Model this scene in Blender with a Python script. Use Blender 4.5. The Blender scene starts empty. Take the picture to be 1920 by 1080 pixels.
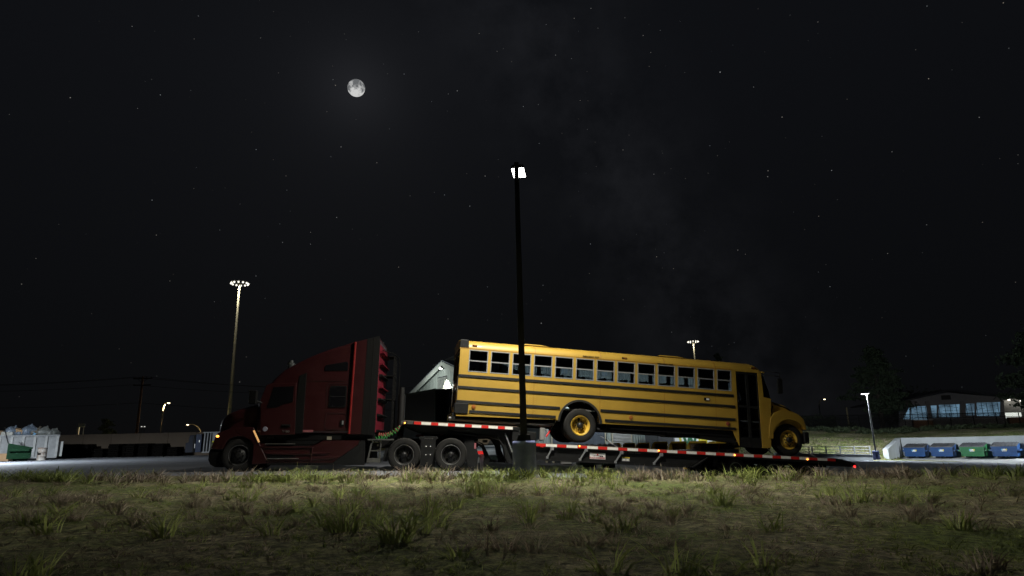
import bpy, bmesh, math, random
import numpy as np
from mathutils import Vector, Matrix, Euler
from mathutils.geometry import tessellate_polygon

S = bpy.context.scene
C = S.collection
rad = math.radians

# ------------------------------------------------------------------ camera
FPX, PITCH, ROLL, EYE = 1184.0, rad(13.5), rad(1.39), Vector((0, 0, 1.0))
cam_d = bpy.data.cameras.new('camera'); cam = bpy.data.objects.new('camera', cam_d); C.objects.link(cam)
cam_d.sensor_width = 36.0; cam_d.lens = 36.0*FPX/1920.0; cam_d.clip_start = 0.05; cam_d.clip_end = 30000
cF = Vector((0, math.cos(PITCH), math.sin(PITCH))); r0 = Vector((1, 0, 0)); u0 = Vector((0, -math.sin(PITCH), math.cos(PITCH)))
cR = math.cos(ROLL)*r0 - math.sin(ROLL)*u0
cU = math.sin(ROLL)*r0 + math.cos(ROLL)*u0
cam.matrix_world = Matrix(((cR.x, cU.x, -cF.x, EYE.x), (cR.y, cU.y, -cF.y, EYE.y), (cR.z, cU.z, -cF.z, EYE.z), (0, 0, 0, 1)))
S.camera = cam

def ray(px, py): return cF*FPX + cR*(px-960) - cU*(py-540)
def at(px, py, D):
    d = ray(px, py); return EYE + d*(D/d.y)

# ------------------------------------------------------------------ render settings
S.render.engine = 'CYCLES'
S.view_settings.view_transform = 'Standard'; S.view_settings.look = 'None'
S.view_settings.exposure = 0.0; S.view_settings.gamma = 1.0
S.cycles.use_denoising = True
try: S.cycles.denoiser = 'OPENIMAGEDENOISE'
except Exception: pass
S.cycles.max_bounces = 6; S.cycles.diffuse_bounces = 3; S.cycles.glossy_bounces = 3
S.cycles.transparent_max_bounces = 16; S.cycles.sample_clamp_indirect = 3.0
S.cycles.caustics_reflective = False; S.cycles.caustics_refractive = False

# ------------------------------------------------------------------ world: night sky, stars, moon glow
MOON_DIR = ray(668, 165).normalized()
W = bpy.data.worlds.new('World'); S.world = W; W.use_nodes = True
nt = W.node_tree; N = nt.nodes; LK = nt.links; N.clear()
def nd(t, **k):
    n = N.new(t)
    for a, b in k.items(): setattr(n, a, b)
    return n
def mth(op, a, b=None, c=None, clamp=False):
    n = nd('ShaderNodeMath', operation=op); n.use_clamp = clamp
    for i, v in enumerate((a, b, c)):
        if v is None: continue
        if isinstance(v, (int, float)): n.inputs[i].default_value = v
        else: LK.new(v, n.inputs[i])
    return n.outputs[0]
def dotv(v):
    n = nd('ShaderNodeVectorMath', operation='DOT_PRODUCT'); LK.new(DIR, n.inputs[0]); n.inputs[1].default_value = v
    return n.outputs['Value']
def colmul(col, fac):
    n = nd('ShaderNodeVectorMath', operation='SCALE')
    if isinstance(col, tuple): n.inputs[0].default_value = col
    else: LK.new(col, n.inputs[0])
    LK.new(fac, n.inputs['Scale']) if not isinstance(fac, (int, float)) else setattr(n.inputs['Scale'], 'default_value', fac)
    return n.outputs[0]
def addv(a, b):
    n = nd('ShaderNodeVectorMath', operation='ADD'); LK.new(a, n.inputs[0]); LK.new(b, n.inputs[1]); return n.outputs[0]
tc = nd('ShaderNodeTexCoord'); nrm = nd('ShaderNodeVectorMath', operation='NORMALIZE'); LK.new(tc.outputs['Generated'], nrm.inputs[0])
DIR = nrm.outputs[0]
sky = nd('ShaderNodeTexSky'); sky.sky_type = 'NISHITA'; sky.sun_disc = False
sky.sun_elevation = rad(22.5); sky.sun_rotation = math.atan2(MOON_DIR.x, MOON_DIR.y)
sep = nd('ShaderNodeSeparateXYZ'); LK.new(DIR, sep.inputs[0])
up = mth('MULTIPLY', mth('MAXIMUM', sep.outputs['Z'], 0.0), 1.9, clamp=True)
base = nd('ShaderNodeMix', data_type='RGBA'); LK.new(up, base.inputs['Factor'])
base.inputs[6].default_value = (0.0026, 0.0028, 0.0032, 1); base.inputs[7].default_value = (0.0046, 0.0051, 0.0066, 1)
# moon aureole
mg = mth('SUBTRACT', 1.0, dotv(MOON_DIR))
g1 = mth('DIVIDE', 0.0011, mth('ADD', mg, 0.0016))
g2 = mth('DIVIDE', 0.020, mth('ADD', mg, 0.11))
glow = colmul((0.0165, 0.0168, 0.0190), g1)
glow2 = colmul((0.0075, 0.0080, 0.0092), mth('MULTIPLY', g2, 1.0))
# milky way
a_, b_ = ray(960, 0).normalized(), ray(1330, 620).normalized()
mwn = a_.cross(b_).normalized()
mw = mth('ABSOLUTE', dotv(mwn))
noi = nd('ShaderNodeTexNoise'); noi.inputs['Scale'].default_value = 8.0; noi.inputs['Detail'].default_value = 7.0; noi.inputs['Roughness'].default_value = 0.6
LK.new(DIR, noi.inputs['Vector'])
band = mth('SUBTRACT', 1.0, mth('DIVIDE', mw, 0.19), clamp=True)
band = mth('POWER', band, 1.3)
cl = mth('MULTIPLY', mth('SUBTRACT', noi.outputs['Fac'], 0.42), 4.5, clamp=True)
mwc = colmul((0.0062, 0.0064, 0.0074), mth('MULTIPLY', band, cl))
# stars
def stars(scale, thr, bright, seed):
    off = nd('ShaderNodeVectorMath', operation='ADD'); LK.new(DIR, off.inputs[0]); off.inputs[1].default_value = (seed, seed*1.7, seed*.3)
    v = nd('ShaderNodeTexVoronoi'); v.inputs['Scale'].default_value = scale; LK.new(off.outputs[0], v.inputs['Vector'])
    m = mth('LESS_THAN', v.outputs['Distance'], thr)
    sc = nd('ShaderNodeSeparateColor'); LK.new(v.outputs['Color'], sc.inputs[0])
    pw = mth('POWER', sc.outputs[0], 3.5)
    tint = nd('ShaderNodeMix', data_type='RGBA'); LK.new(sc.outputs[1], tint.inputs['Factor'])
    tint.inputs[6].default_value = (1, .86, .7, 1); tint.inputs[7].default_value = (.8, .9, 1, 1)
    hz = mth('MULTIPLY', mth('SUBTRACT', sep.outputs['Z'], 0.02), 3.0, clamp=True)
    return colmul(tint.outputs[2], mth('MULTIPLY', mth('MULTIPLY', m, hz), mth('MULTIPLY', pw, bright)))
s1 = stars(34.0, 0.024, 0.9, 3.1)
s2 = stars(80.0, 0.046, 0.30, 7.7)
tot = addv(addv(addv(base.outputs[2], glow), addv(glow2, mwc)), addv(s1, s2))
bg1 = nd('ShaderNodeBackground'); LK.new(tot, bg1.inputs['Color']); bg1.inputs['Strength'].default_value = 0.82
bg2 = nd('ShaderNodeBackground'); LK.new(sky.outputs[0], bg2.inputs['Color']); bg2.inputs['Strength'].default_value = 0.000018
ad = nd('ShaderNodeAddShader'); LK.new(bg1.outputs[0], ad.inputs[0]); LK.new(bg2.outputs[0], ad.inputs[1])
wo = nd('ShaderNodeOutputWorld'); LK.new(ad.outputs[0], wo.inputs['Surface'])
W.cycles.sampling_method = 'NONE'

# moonlight
sun_d = bpy.data.lights.new('moonlight', 'SUN'); sun_d.energy = 0.02; sun_d.angle = rad(0.5); sun_d.color = (.8, .88, 1)
sun = bpy.data.objects.new('moonlight', sun_d); C.objects.link(sun)
sun.rotation_euler = (-MOON_DIR).to_track_quat('-Z', 'Y').to_euler()

# ------------------------------------------------------------------ materials
MATS = {}
def mat(name, col, rough=.6, metal=0., var=.18, vs=3., bump=0., bs=40., coat=0., emit=None, es=0., spec=.5, trans=0.):
    if name in MATS: return MATS[name]
    m = bpy.data.materials.new(name); m.use_nodes = True
    t = m.node_tree; p = t.nodes['Principled BSDF']
    p.inputs['Roughness'].default_value = rough; p.inputs['Metallic'].default_value = metal
    p.inputs['Coat Weight'].default_value = coat; p.inputs['Coat Roughness'].default_value = .08
    p.inputs['Specular IOR Level'].default_value = spec
    c = (*col, 1)
    p.inputs['Base Color'].default_value = c
    if var > 0:
        tcn = t.nodes.new('ShaderNodeTexCoord'); n = t.nodes.new('ShaderNodeTexNoise')
        n.inputs['Scale'].default_value = vs; n.inputs['Detail'].default_value = 6; n.inputs['Roughness'].default_value = .65
        t.links.new(tcn.outputs['Object'], n.inputs['Vector'])
        r = t.nodes.new('ShaderNodeValToRGB'); r.color_ramp.elements[0].position = .3; r.color_ramp.elements[1].position = .7
        r.color_ramp.elements[0].color = (*[x*(1-var) for x in col], 1); r.color_ramp.elements[1].color = (*[min(1, x*(1+var)) for x in col], 1)
        t.links.new(n.outputs['Fac'], r.inputs[0]); t.links.new(r.outputs[0], p.inputs['Base Color'])
        rr = t.nodes.new('ShaderNodeMapRange'); rr.inputs['To Min'].default_value = max(.02, rough-.1); rr.inputs['To Max'].default_value = min(1, rough+.12)
        t.links.new(n.outputs['Fac'], rr.inputs['Value']); t.links.new(rr.outputs[0], p.inputs['Roughness'])
        if bump > 0:
            n2 = t.nodes.new('ShaderNodeTexNoise'); n2.inputs['Scale'].default_value = bs; n2.inputs['Detail'].default_value = 4
            t.links.new(tcn.outputs['Object'], n2.inputs['Vector'])
            b = t.nodes.new('ShaderNodeBump'); b.inputs['Strength'].default_value = bump; b.inputs['Distance'].default_value = .02
            t.links.new(n2.outputs['Fac'], b.inputs['Height']); t.links.new(b.outputs[0], p.inputs['Normal'])
    if emit:
        p.inputs['Emission Color'].default_value = (*emit, 1); p.inputs['Emission Strength'].default_value = es
    MATS[name] = m
    return m

def glass_mat(name, tint=(.70, .75, .78), refl=.12):
    m = bpy.data.materials.new(name); m.use_nodes = True; t = m.node_tree; t.nodes.clear()
    o = t.nodes.new('ShaderNodeOutputMaterial'); mx = t.nodes.new('ShaderNodeMixShader')
    tr = t.nodes.new('ShaderNodeBsdfTransparent'); tr.inputs[0].default_value = (*tint, 1)
    gl = t.nodes.new('ShaderNodeBsdfGlossy'); gl.inputs['Roughness'].default_value = .04
    fr = t.nodes.new('ShaderNodeFresnel'); fr.inputs[0].default_value = 1.35
    t.links.new(fr.outputs[0], mx.inputs[0]); t.links.new(tr.outputs[0], mx.inputs[1]); t.links.new(gl.outputs[0], mx.inputs[2]); t.links.new(mx.outputs[0], o.inputs[0])
    MATS[name] = m; return m

M_yel = mat('bus yellow paint', (.335, .207, .026), .52, coat=.06, var=.10, vs=1.6, bump=.06, bs=5)
M_black = mat('black rubber', (.0032, .0032, .003), .85, var=.2, vs=8, spec=.2)
M_tire = mat('tyre rubber', (.013, .0125, .0112), .82, var=.25, vs=6, bump=.3, bs=60, spec=.3)
M_blkpaint = mat('black painted steel', (.0085, .0088, .0084), .6, var=.25, vs=4, spec=.22)
M_rail = mat('black rub rail', (.018, .0185, .018), .5, var=.2, spec=.3)
M_frame = mat('window aluminium', (.27, .28, .28), .4, metal=.3, var=.1)
M_glass = glass_mat('window glass')
M_dglass = mat('dark tinted glass', (.006, .006, .007), .06, var=0)
M_red = mat('dark red metallic paint', (.033, .0052, .006), .4, metal=.15, coat=.5, var=.1, vs=1.5)
M_redin = mat('red inner panel', (.11, .010, .018), .75, spec=.05, var=.12)
M_chrome = mat('brushed aluminium', (.55, .54, .52), .32, metal=.9, var=.15)
M_seat = mat('dark seat vinyl', (.02, .021, .024), .6, var=.2)
M_int = mat('bus interior panel', (.10, .10, .10), .7, var=.1)
M_hub = mat('black hub', (.02, .02, .02), .4, metal=.4, var=.2)
M_yrim = mat('yellow painted rim', (.52, .33, .04), .45, var=.12, vs=6)
M_brim = mat('black rim', (.028, .028, .027), .35, metal=.5, var=.2)
M_amber = mat('amber lamp lit', (.6, .2, .02), .4, var=0, emit=(1, .36, .05), es=5.0)
M_amberoff = mat('amber lens', (.26, .085, .02), .3, var=0)
M_redl = mat('red lamp lit', (.5, .02, .02), .4, var=0, emit=(1, .03, .03), es=3.0)
M_tred = mat('red reflective tape', (.62, .022, .016), .45, var=.15, vs=6)
M_twhite = mat('white reflective tape', (.84, .82, .75), .45, var=.12, vs=6)
M_white = mat('white decal', (.75, .74, .72), .5, var=.08)
M_decred = mat('red decal ink', (.45, .03, .03), .5, var=0)
M_decyel = mat('yellow decal', (.7, .6, .03), .5, var=0)
M_decgrn = mat('green decal', (.01, .13, .05), .5, var=0)
M_steel = mat('galvanised steel', (.33, .34, .35), .45, metal=.6, var=.2, vs=5)
M_conc = mat('grey concrete', (.34, .34, .33), .9, var=.22, vs=2.5, bump=.4, bs=30)
M_concblue = mat('blue grey painted concrete', (.17, .20, .39), .85, var=.25, vs=2, bump=.3, bs=25)
M_pole = mat('black pole paint', (.018, .018, .017), .55, var=.2)
M_wood = mat('weathered timber', (.16, .11, .075), .85, var=.3, vs=9)
M_dkwood = mat('dark pallet timber', (.010, .009, .008), 1., var=.3, vs=9, spec=.03)
M_lamp = mat('lit lamp panel', (.9, .9, .9), .5, var=0, emit=(1, .97, .92), es=9.0)

# ------------------------------------------------------------------ mesh helpers
class MB:
    def __init__(s): s.v = []; s.f = []; s.m = []
    def add(s, vs, fs, mi=0):
        b = len(s.v); s.v += [tuple(v) for v in vs]
        for f in fs: s.f.append(tuple(b+i for i in f)); s.m.append(mi)
        return s
    def box(s, x0, x1, y0, y1, z0, z1, mi=0):
        v = [(x0, y0, z0), (x1, y0, z0), (x1, y1, z0), (x0, y1, z0), (x0, y0, z1), (x1, y0, z1), (x1, y1, z1), (x0, y1, z1)]
        return s.add(v, [(0, 3, 2, 1), (4, 5, 6, 7), (0, 1, 5, 4), (1, 2, 6, 5), (2, 3, 7, 6), (3, 0, 4, 7)], mi)
    def prism(s, poly, y0, y1, mi=0, holes=()):
        """polygon in x,z pushed from y0 to y1, with holes"""
        loops = [list(poly)] + [list(h) for h in holes]
        flat = [p for l in loops for p in l]; n = len(flat)
        vs = [(p[0], y0, p[1]) for p in flat] + [(p[0], y1, p[1]) for p in flat]
        area = lambda l: sum(l[i][0]*l[(i+1) % len(l)][1]-l[(i+1) % len(l)][0]*l[i][1] for i in range(len(l)))
        fs = []
        if holes or True:
            tri = tessellate_polygon([[Vector((p[0], p[1], 0)) for p in l] for l in loops]) if (holes or len(poly) > 4) else None
        if tri is None:
            q = list(range(len(poly)));
            if area(poly) < 0: q.reverse()
            fs.append(tuple(q)); fs.append(tuple(i+n for i in reversed(q)))
        else:
            for t in tri:
                a, b, c = t
                if (flat[b][0]-flat[a][0])*(flat[c][1]-flat[a][1])-(flat[c][0]-flat[a][0])*(flat[b][1]-flat[a][1]) < 0: a, c = c, a
                fs.append((a, b, c)); fs.append((c+n, b+n, a+n))
        o = 0
        for k, l in enumerate(loops):
            L = len(l); ccw = area(l) > 0
            if k > 0: ccw = not ccw
            for i in range(L):
                a, b = o+i, o+(i+1) % L
                fs.append((a, a+n, b+n, b) if ccw else (b, b+n, a+n, a))
            o += L
        # front faces at y0 look towards -y
        return s.add(vs, fs, mi)
    def lathe(s, prof, n=40, c=(0, 0, 0), axis='y', mi=0, closed=False):
        vs = []; L = len(prof)
        for i in range(n):
            a = 2*math.pi*i/n; ca, sa = math.cos(a), math.sin(a)
            for r, h in prof:
                if axis == 'y': vs.append((c[0]+r*ca, c[1]+h, c[2]+r*sa))
                elif axis == 'z': vs.append((c[0]+r*ca, c[1]+r*sa, c[2]+h))
                else: vs.append((c[0]+h, c[1]+r*ca, c[2]+r*sa))
        fs = []
        for i in range(n):
            j = (i+1) % n
            for k in range(L-1 if not closed else L):
                k2 = (k+1) % L
                q = (i*L+k, i*L+k2, j*L+k2, j*L+k)
                fs.append(q if axis != 'z' else q[::-1])
        return s.add(vs, fs, mi)
    def cyl(s, c, r, h0, h1, n=20, axis='z', mi=0, r2=None):
        r2 = r if r2 is None else r2
        return s.lathe([(1e-4, h0), (r, h0), (r2, h1), (1e-4, h1)], n, c, axis, mi)
    def tube(s, pts, r, n=8, mi=0, cap=True):
        pts = [Vector(p) for p in pts]; vs = []; fs = []
        rs = r if isinstance(r, (list, tuple)) else [r]*len(pts)
        up_ = Vector((0, 0, 1))
        for i, p in enumerate(pts):
            t = (pts[min(i+1, len(pts)-1)]-pts[max(i-1, 0)]).normalized()
            a = t.cross(up_)
            if a.length < 1e-3: a = t.cross(Vector((1, 0, 0)))
            a.normalize(); b = t.cross(a)
            for k in range(n):
                w = 2*math.pi*k/n; vs.append(p+(a*math.cos(w)+b*math.sin(w))*rs[i])
        for i in range(len(pts)-1):
            for k in range(n):
                k2 = (k+1) % n; fs.append((i*n+k, i*n+k2, (i+1)*n+k2, (i+1)*n+k))
        if cap:
            fs.append(tuple(range(n-1, -1, -1))); fs.append(tuple((len(pts)-1)*n+k for k in range(n)))
        return s.add(vs, fs, mi)
    def bar(s, a, b, w, d, mi=0):
        """square bar from a to b"""
        a = Vector(a); b = Vector(b); t = (b-a).normalized(); sd = t.cross(Vector((0, 1, 0)))
        if sd.length < 1e-3: sd = t.cross(Vector((1, 0, 0)))
        sd.normalize(); o = t.cross(sd)
        vs = [p+sd*i*w/2+o*j*d/2 for p in (a, b) for i, j in ((-1, -1), (1, -1), (1, 1), (-1, 1))]
        return s.add(vs, [(3, 2, 1, 0), (4, 5, 6, 7), (0, 1, 5, 4), (1, 2, 6, 5), (2, 3, 7, 6), (3, 0, 4, 7)], mi)
    def ball(s, c, rx, ry, rz, nu=16, nv=10, mi=0):
        vs = []; fs = []
        for j in range(nv+1):
            p = math.pi*j/nv
            for i in range(nu):
                a = 2*math.pi*i/nu; vs.append((c[0]+rx*math.sin(p)*math.cos(a), c[1]+ry*math.sin(p)*math.sin(a), c[2]+rz*math.cos(p)))
        for j in range(nv):
            for i in range(nu):
                k = (i+1) % nu; fs.append((j*nu+i, (j+1)*nu+i, (j+1)*nu+k, j*nu+k))
        return s.add(vs, fs, mi)
    def build(s, name, mats, parent=None, smooth=35, bevel=0, seg=2, loc=None):
        me = bpy.data.meshes.new(name); me.from_pydata(s.v, [], s.f); me.validate(); me.update()
        if not isinstance(mats, (list, tuple)): mats = [mats]
        for m in mats: me.materials.append(m)
        if len(mats) > 1 and len(me.polygons) == len(s.m): me.polygons.foreach_set('material_index', s.m)
        bm = bmesh.new(); bm.from_mesh(me); bmesh.ops.recalc_face_normals(bm, faces=bm.faces); bm.to_mesh(me); bm.free()
        o = bpy.data.objects.new(name, me); C.objects.link(o)
        if parent: o.parent = parent
        if loc: o.location = loc
        if smooth:
            me.polygons.foreach_set('use_smooth', [True]*len(me.polygons))
            me.set_sharp_from_angle(angle=rad(smooth))
        if bevel:
            md = o.modifiers.new('edge', 'BEVEL'); md.width = bevel; md.segments = seg; md.limit_method = 'ANGLE'; md.angle_limit = rad(40)
            md.harden_normals = bool(smooth)
        return o

def tag(o, label=None, cat=None, group=None, kind=None):
    if label: o['label'] = label
    if cat: o['category'] = cat
    if group: o['group'] = group
    if kind: o['kind'] = kind
    return o
def thing(name, label, cat, loc=(0, 0, 0), rot=(0, 0, 0), group=None):
    o = bpy.data.objects.new(name, None); C.objects.link(o); o.empty_display_size = .2
    o.location = loc; o.rotation_euler = rot
    return tag(o, label, cat, group)
def kids(o): return [c for c in C.objects if c.parent == o]
def dup(o, loc=None, rot=None, label=None, parent=None):
    c = o.copy(); C.objects.link(c)
    if parent: c.parent = parent
    if loc is not None: c.location = loc
    if rot is not None: c.rotation_euler = rot
    if label: c['label'] = label
    for ch in kids(o): dup(ch, parent=c)
    return c
class Frame:
    """local axes standing at a point: x along, y away from the camera side, z up"""
    def __init__(s, px, py, D, yaw, pitch=0., scale=1.):
        s.k = scale; s.o = at(px, py, D); s.rot = (0, rad(pitch), rad(yaw)); s.R = Euler(s.rot).to_matrix()
    def P(s, px, py, v=0.):
        d = s.R.transposed() @ ray(px, py); e = s.R.transposed() @ (EYE-s.o); p = e+d*((v-e.y)/d.y)
        return (p.x/s.k, p.z/s.k)
    def PP(s, pts, v=0.): return [s.P(a, b, v) for a, b in pts]
    def w(s, x, y, z): return s.o + s.R @ Vector((x, y, z))
def text_mesh(txt, size, name, m, parent, loc, depth=.004, sx=1., rotz=0., bold=0., align='CENTER'):
    cu = bpy.data.curves.new(name, 'FONT'); cu.body = txt; cu.size = size; cu.extrude = depth/2; cu.align_x = align; cu.align_y = 'CENTER'; cu.offset = bold
    o = bpy.data.objects.new(name, cu); C.objects.link(o)
    bpy.context.view_layer.update()
    me = bpy.data.meshes.new_from_object(o.evaluated_get(bpy.context.evaluated_depsgraph_get()))
    bpy.data.objects.remove(o)
    for v in me.vertices: v.co = Vector((v.co.x*sx, -v.co.z, v.co.y))
    me.materials.clear(); me.materials.append(m); me.name = name
    q = bpy.data.objects.new(name, me); C.objects.link(q); q.parent = parent; q.location = loc; q.rotation_euler = (0, 0, rotz)
    return q
def lerp(a, b, t): return a+(b-a)*t
def sstep(a, b, x): t = min(1, max(0, (x-a)/(b-a))); return t*t*(3-2*t)
def interp(x, tab):
    if x <= tab[0][0]: return tab[0][1]
    for (a, b), (c, d) in zip(tab, tab[1:]):
        if x <= c: return b+(d-b)*(x-a)/(c-a)
    return tab[-1][1]
def rrect(x0, x1, z0, z1, r, n=4):
    pts = []
    for cx, cz, a0 in ((x1-r, z1-r, 0), (x0+r, z1-r, 90), (x0+r, z0+r, 180), (x1-r, z0+r, 270)):
        for i in range(n+1):
            a = rad(a0+90*i/n); pts.append((cx+r*math.cos(a), cz+r*math.sin(a)))
    return pts
def inset(poly, d):
    cx = sum(p[0] for p in poly)/len(poly); cz = sum(p[1] for p in poly)/len(poly)
    out = []
    for x, z in poly:
        l = math.hypot(x-cx, z-cz); out.append((x-(x-cx)*d/l, z-(z-cz)*d/l))
    return out
def arc(cx, cz, r, a0, a1, n=16): return [(cx+r*math.cos(rad(lerp(a0, a1, i/n))), cz+r*math.sin(rad(lerp(a0, a1, i/n)))) for i in range(n+1)]

# ------------------------------------------------------------------ ground
GX = [(-300, .6), (-60, .5), (-34, .40), (-13, .27), (-8.7, .234), (-3.5, .114), (-2, .08), (3, -.2), (8, -.57), (12, -.75), (20, -1.0), (29, -1.25), (40, -1.75), (80, -2.2), (300, -2.4)]
VX = [(-200, .4), (-13, .33), (0, .05), (6, -.05), (13, -.14), (60, -.5)]
BYAW = -58.
back_dir = Vector((math.cos(rad(BYAW)), math.sin(rad(BYAW)), 0)); fwd = Vector((math.sin(rad(BYAW)), -math.cos(rad(BYAW)), 0))
A_ = at(1693, 858, 60.5); A_.z = 0
wf = at(1666, 850, 52.5); wd = Vector((wf.x-A_.x, wf.y-A_.y, 0)); wn_ = Vector((-wd.y, wd.x, 0)).normalized()
wn_ = wn_ if wn_.x < 0 else -wn_
def hill(x, y):
    # bank behind the kerb on the right, and rising ground beyond; level inside the dumpster bay
    w = sstep(16, 22, x)
    if w == 0: return 0.
    p = Vector((x, y, 0))
    s = max(-(p-A_).dot(fwd)-.05, (p-wf).dot(wn_)-.05)
    w *= sstep(0, .35, s)
    b = -(p-A_).dot(fwd)      # distance behind the bay wall
    r = 1.65*sstep(50.4, 60.0, y) if b < 0 else max(1.65*sstep(50.4, 60.0, y), 1.35)
    f = y if b < 0 else max(y, 60+b)
    return w*(r + 1.2*sstep(58, 75, f))
def G(x, y): return interp(x, GX) + hill(x, y)
def H(x, y):
    t = sstep(16.7, 18.4, y)
    g = G(x, y) if t > 0 else 0
    if t >= 1: return g
    v = interp(x, VX) + .03*math.sin(x*.9+y*.5)*math.cos(y*.8-x*.3)
    return lerp(v, g, t)
def hit(px, py):
    d = ray(px, py); k = 1.0/d.y
    t = 1.0
    while t < 400:
        p = EYE+d*(t*k)
        if p.z < H(p.x, p.y): return p
        t += .03+t*.002
    return EYE+d*(400*k)

def sheet(name, xs, ys, fn, m, dz=0., keep=None):
    vs = [(x, y, fn(x, y)+dz) for y in ys for x in xs]; nx = len(xs); fs = []
    for j in range(len(ys)-1):
        for i in range(nx-1):
            if keep and not keep((xs[i]+xs[i+1])/2, (ys[j]+ys[j+1])/2): continue
            fs.append((j*nx+i, j*nx+i+1, (j+1)*nx+i+1, (j+1)*nx+i))
    me = bpy.data.meshes.new(name); me.from_pydata(vs, [], fs); me.materials.append(m); me.update()
    me.polygons.foreach_set('use_smooth', [True]*len(me.polygons))
    o = bpy.data.objects.new(name, me); C.objects.link(o); tag(o, kind='structure'); return o

def ground_material():
    m = bpy.data.materials.new('mottled dry turf'); m.use_nodes = True; t = m.node_tree; p = t.nodes['Principled BSDF']
    p.inputs['Roughness'].default_value = .95; p.inputs['Specular IOR Level'].default_value = .15
    g = t.nodes.new('ShaderNodeNewGeometry')
    def noise(sc, det, ro=.6):
        n = t.nodes.new('ShaderNodeTexNoise'); n.inputs['Scale'].default_value = sc; n.inputs['Detail'].default_value = det; n.inputs['Roughness'].default_value = ro
        t.links.new(g.outputs['Position'], n.inputs['Vector']); return n.outputs['Fac']
    def ramp(f, st):
        r = t.nodes.new('ShaderNodeValToRGB'); e = r.color_ramp.elements
        e[0].position, e[0].color = st[0][0], (*st[0][1], 1); e[1].position, e[1].color = st[-1][0], (*st[-1][1], 1)
        for pos, c in st[1:-1]:
            q = e.new(pos); q.color = (*c, 1)
        t.links.new(f, r.inputs[0]); return r.outputs[0]
    big = ramp(noise(.55, 5), [(.38, (.15, .19, .06)), (.5, (.21, .215, .10)), (.62, (.31, .285, .18))])
    fine = ramp(noise(8, 9, .78), [(.36, (.10, .10, .10)), (.5, (.75, .75, .75)), (.66, (2.2, 2.1, 1.9))])
    mx = t.nodes.new('ShaderNodeMix'); mx.data_type = 'RGBA'; mx.blend_type = 'MULTIPLY'; mx.inputs['Factor'].default_value = 1
    t.links.new(big, mx.inputs[6]); t.links.new(fine, mx.inputs[7]); t.links.new(mx.outputs[2], p.inputs['Base Color'])
    b = t.nodes.new('ShaderNodeBump'); b.inputs['Strength'].default_value = .9; b.inputs['Distance'].default_value = .05
    t.links.new(noise(22, 6, .7), b.inputs['Height']); t.links.new(b.outputs[0], p.inputs['Normal'])
    return m
def asphalt_material():
    m = bpy.data.materials.new('worn asphalt'); m.use_nodes = True; t = m.node_tree; p = t.nodes['Principled BSDF']
    p.inputs['Roughness'].default_value = .75
    g = t.nodes.new('ShaderNodeNewGeometry'); mp = t.nodes.new('ShaderNodeMapping'); mp.inputs['Scale'].default_value = (.05, .55, 1)
    t.links.new(g.outputs['Position'], mp.inputs['Vector'])
    n = t.nodes.new('ShaderNodeTexNoise'); n.inputs['Scale'].default_value = 1.; n.inputs['Detail'].default_value = 5
    t.links.new(mp.outputs[0], n.inputs['Vector'])
    r = t.nodes.new('ShaderNodeValToRGB'); r.color_ramp.elements[0].position = .3; r.color_ramp.elements[1].position = .7
    r.color_ramp.elements[0].color = (.095, .103, .122, 1); r.color_ramp.elements[1].color = (.19, .20, .225, 1)
    t.links.new(n.outputs['Fac'], r.inputs[0])
    n2 = t.nodes.new('ShaderNodeTexNoise'); n2.inputs['Scale'].default_value = 60; n2.inputs['Detail'].default_value = 4; t.links.new(g.outputs['Position'], n2.inputs['Vector'])
    mx = t.nodes.new('ShaderNodeMix'); mx.data_type = 'RGBA'; mx.blend_type = 'OVERLAY'; mx.inputs['Factor'].default_value = .5
    t.links.new(r.outputs[0], mx.inputs[6]); t.links.new(n2.outputs['Color'], mx.inputs[7]); t.links.new(mx.outputs[2], p.inputs['Base Color'])
    b = t.nodes.new('ShaderNodeBump'); b.inputs['Strength'].default_value = .4; b.inputs['Distance'].default_value = .01
    t.links.new(n2.outputs['Fac'], b.inputs['Height']); t.links.new(b.outputs[0], p.inputs['Normal'])
    return m
M_turf = ground_material(); M_asph = asphalt_material()
gxs = [-6000, -2500, -1000, -400, -200, -120, -90, -70, -58] + [-50+1.25*i for i in range(55)] + [18.75+.45*i for i in range(70)] + [50.5, 52, 54, 57, 60, 64, 69, 75, 90, 120, 200, 400, 1000, 2500, 6000]
gys = [-60, -20, -8, -3, 0] + [.8*i for i in range(1, 21)] + [16.4+.4*i for i in range(7)] + [19.2+1.3*i for i in range(20)] + [45.2+.45*i for i in range(48)] + [67+1.5*i for i in range(10)] + [84, 88, 95, 115, 150, 220, 400, 1000, 2500, 7000]
def far(x, y): return H(x, y)
sheet('ground', gxs, gys, far, M_turf)
def is_lot(x, y): return y > 18.0 and y < 62 and abs(x) < 62 and hill(x, y+.25) < .02 and (x < 22 or y < 50.2)
sheet('parking_lot', gxs, gys, far, M_asph, .012, is_lot)
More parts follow.
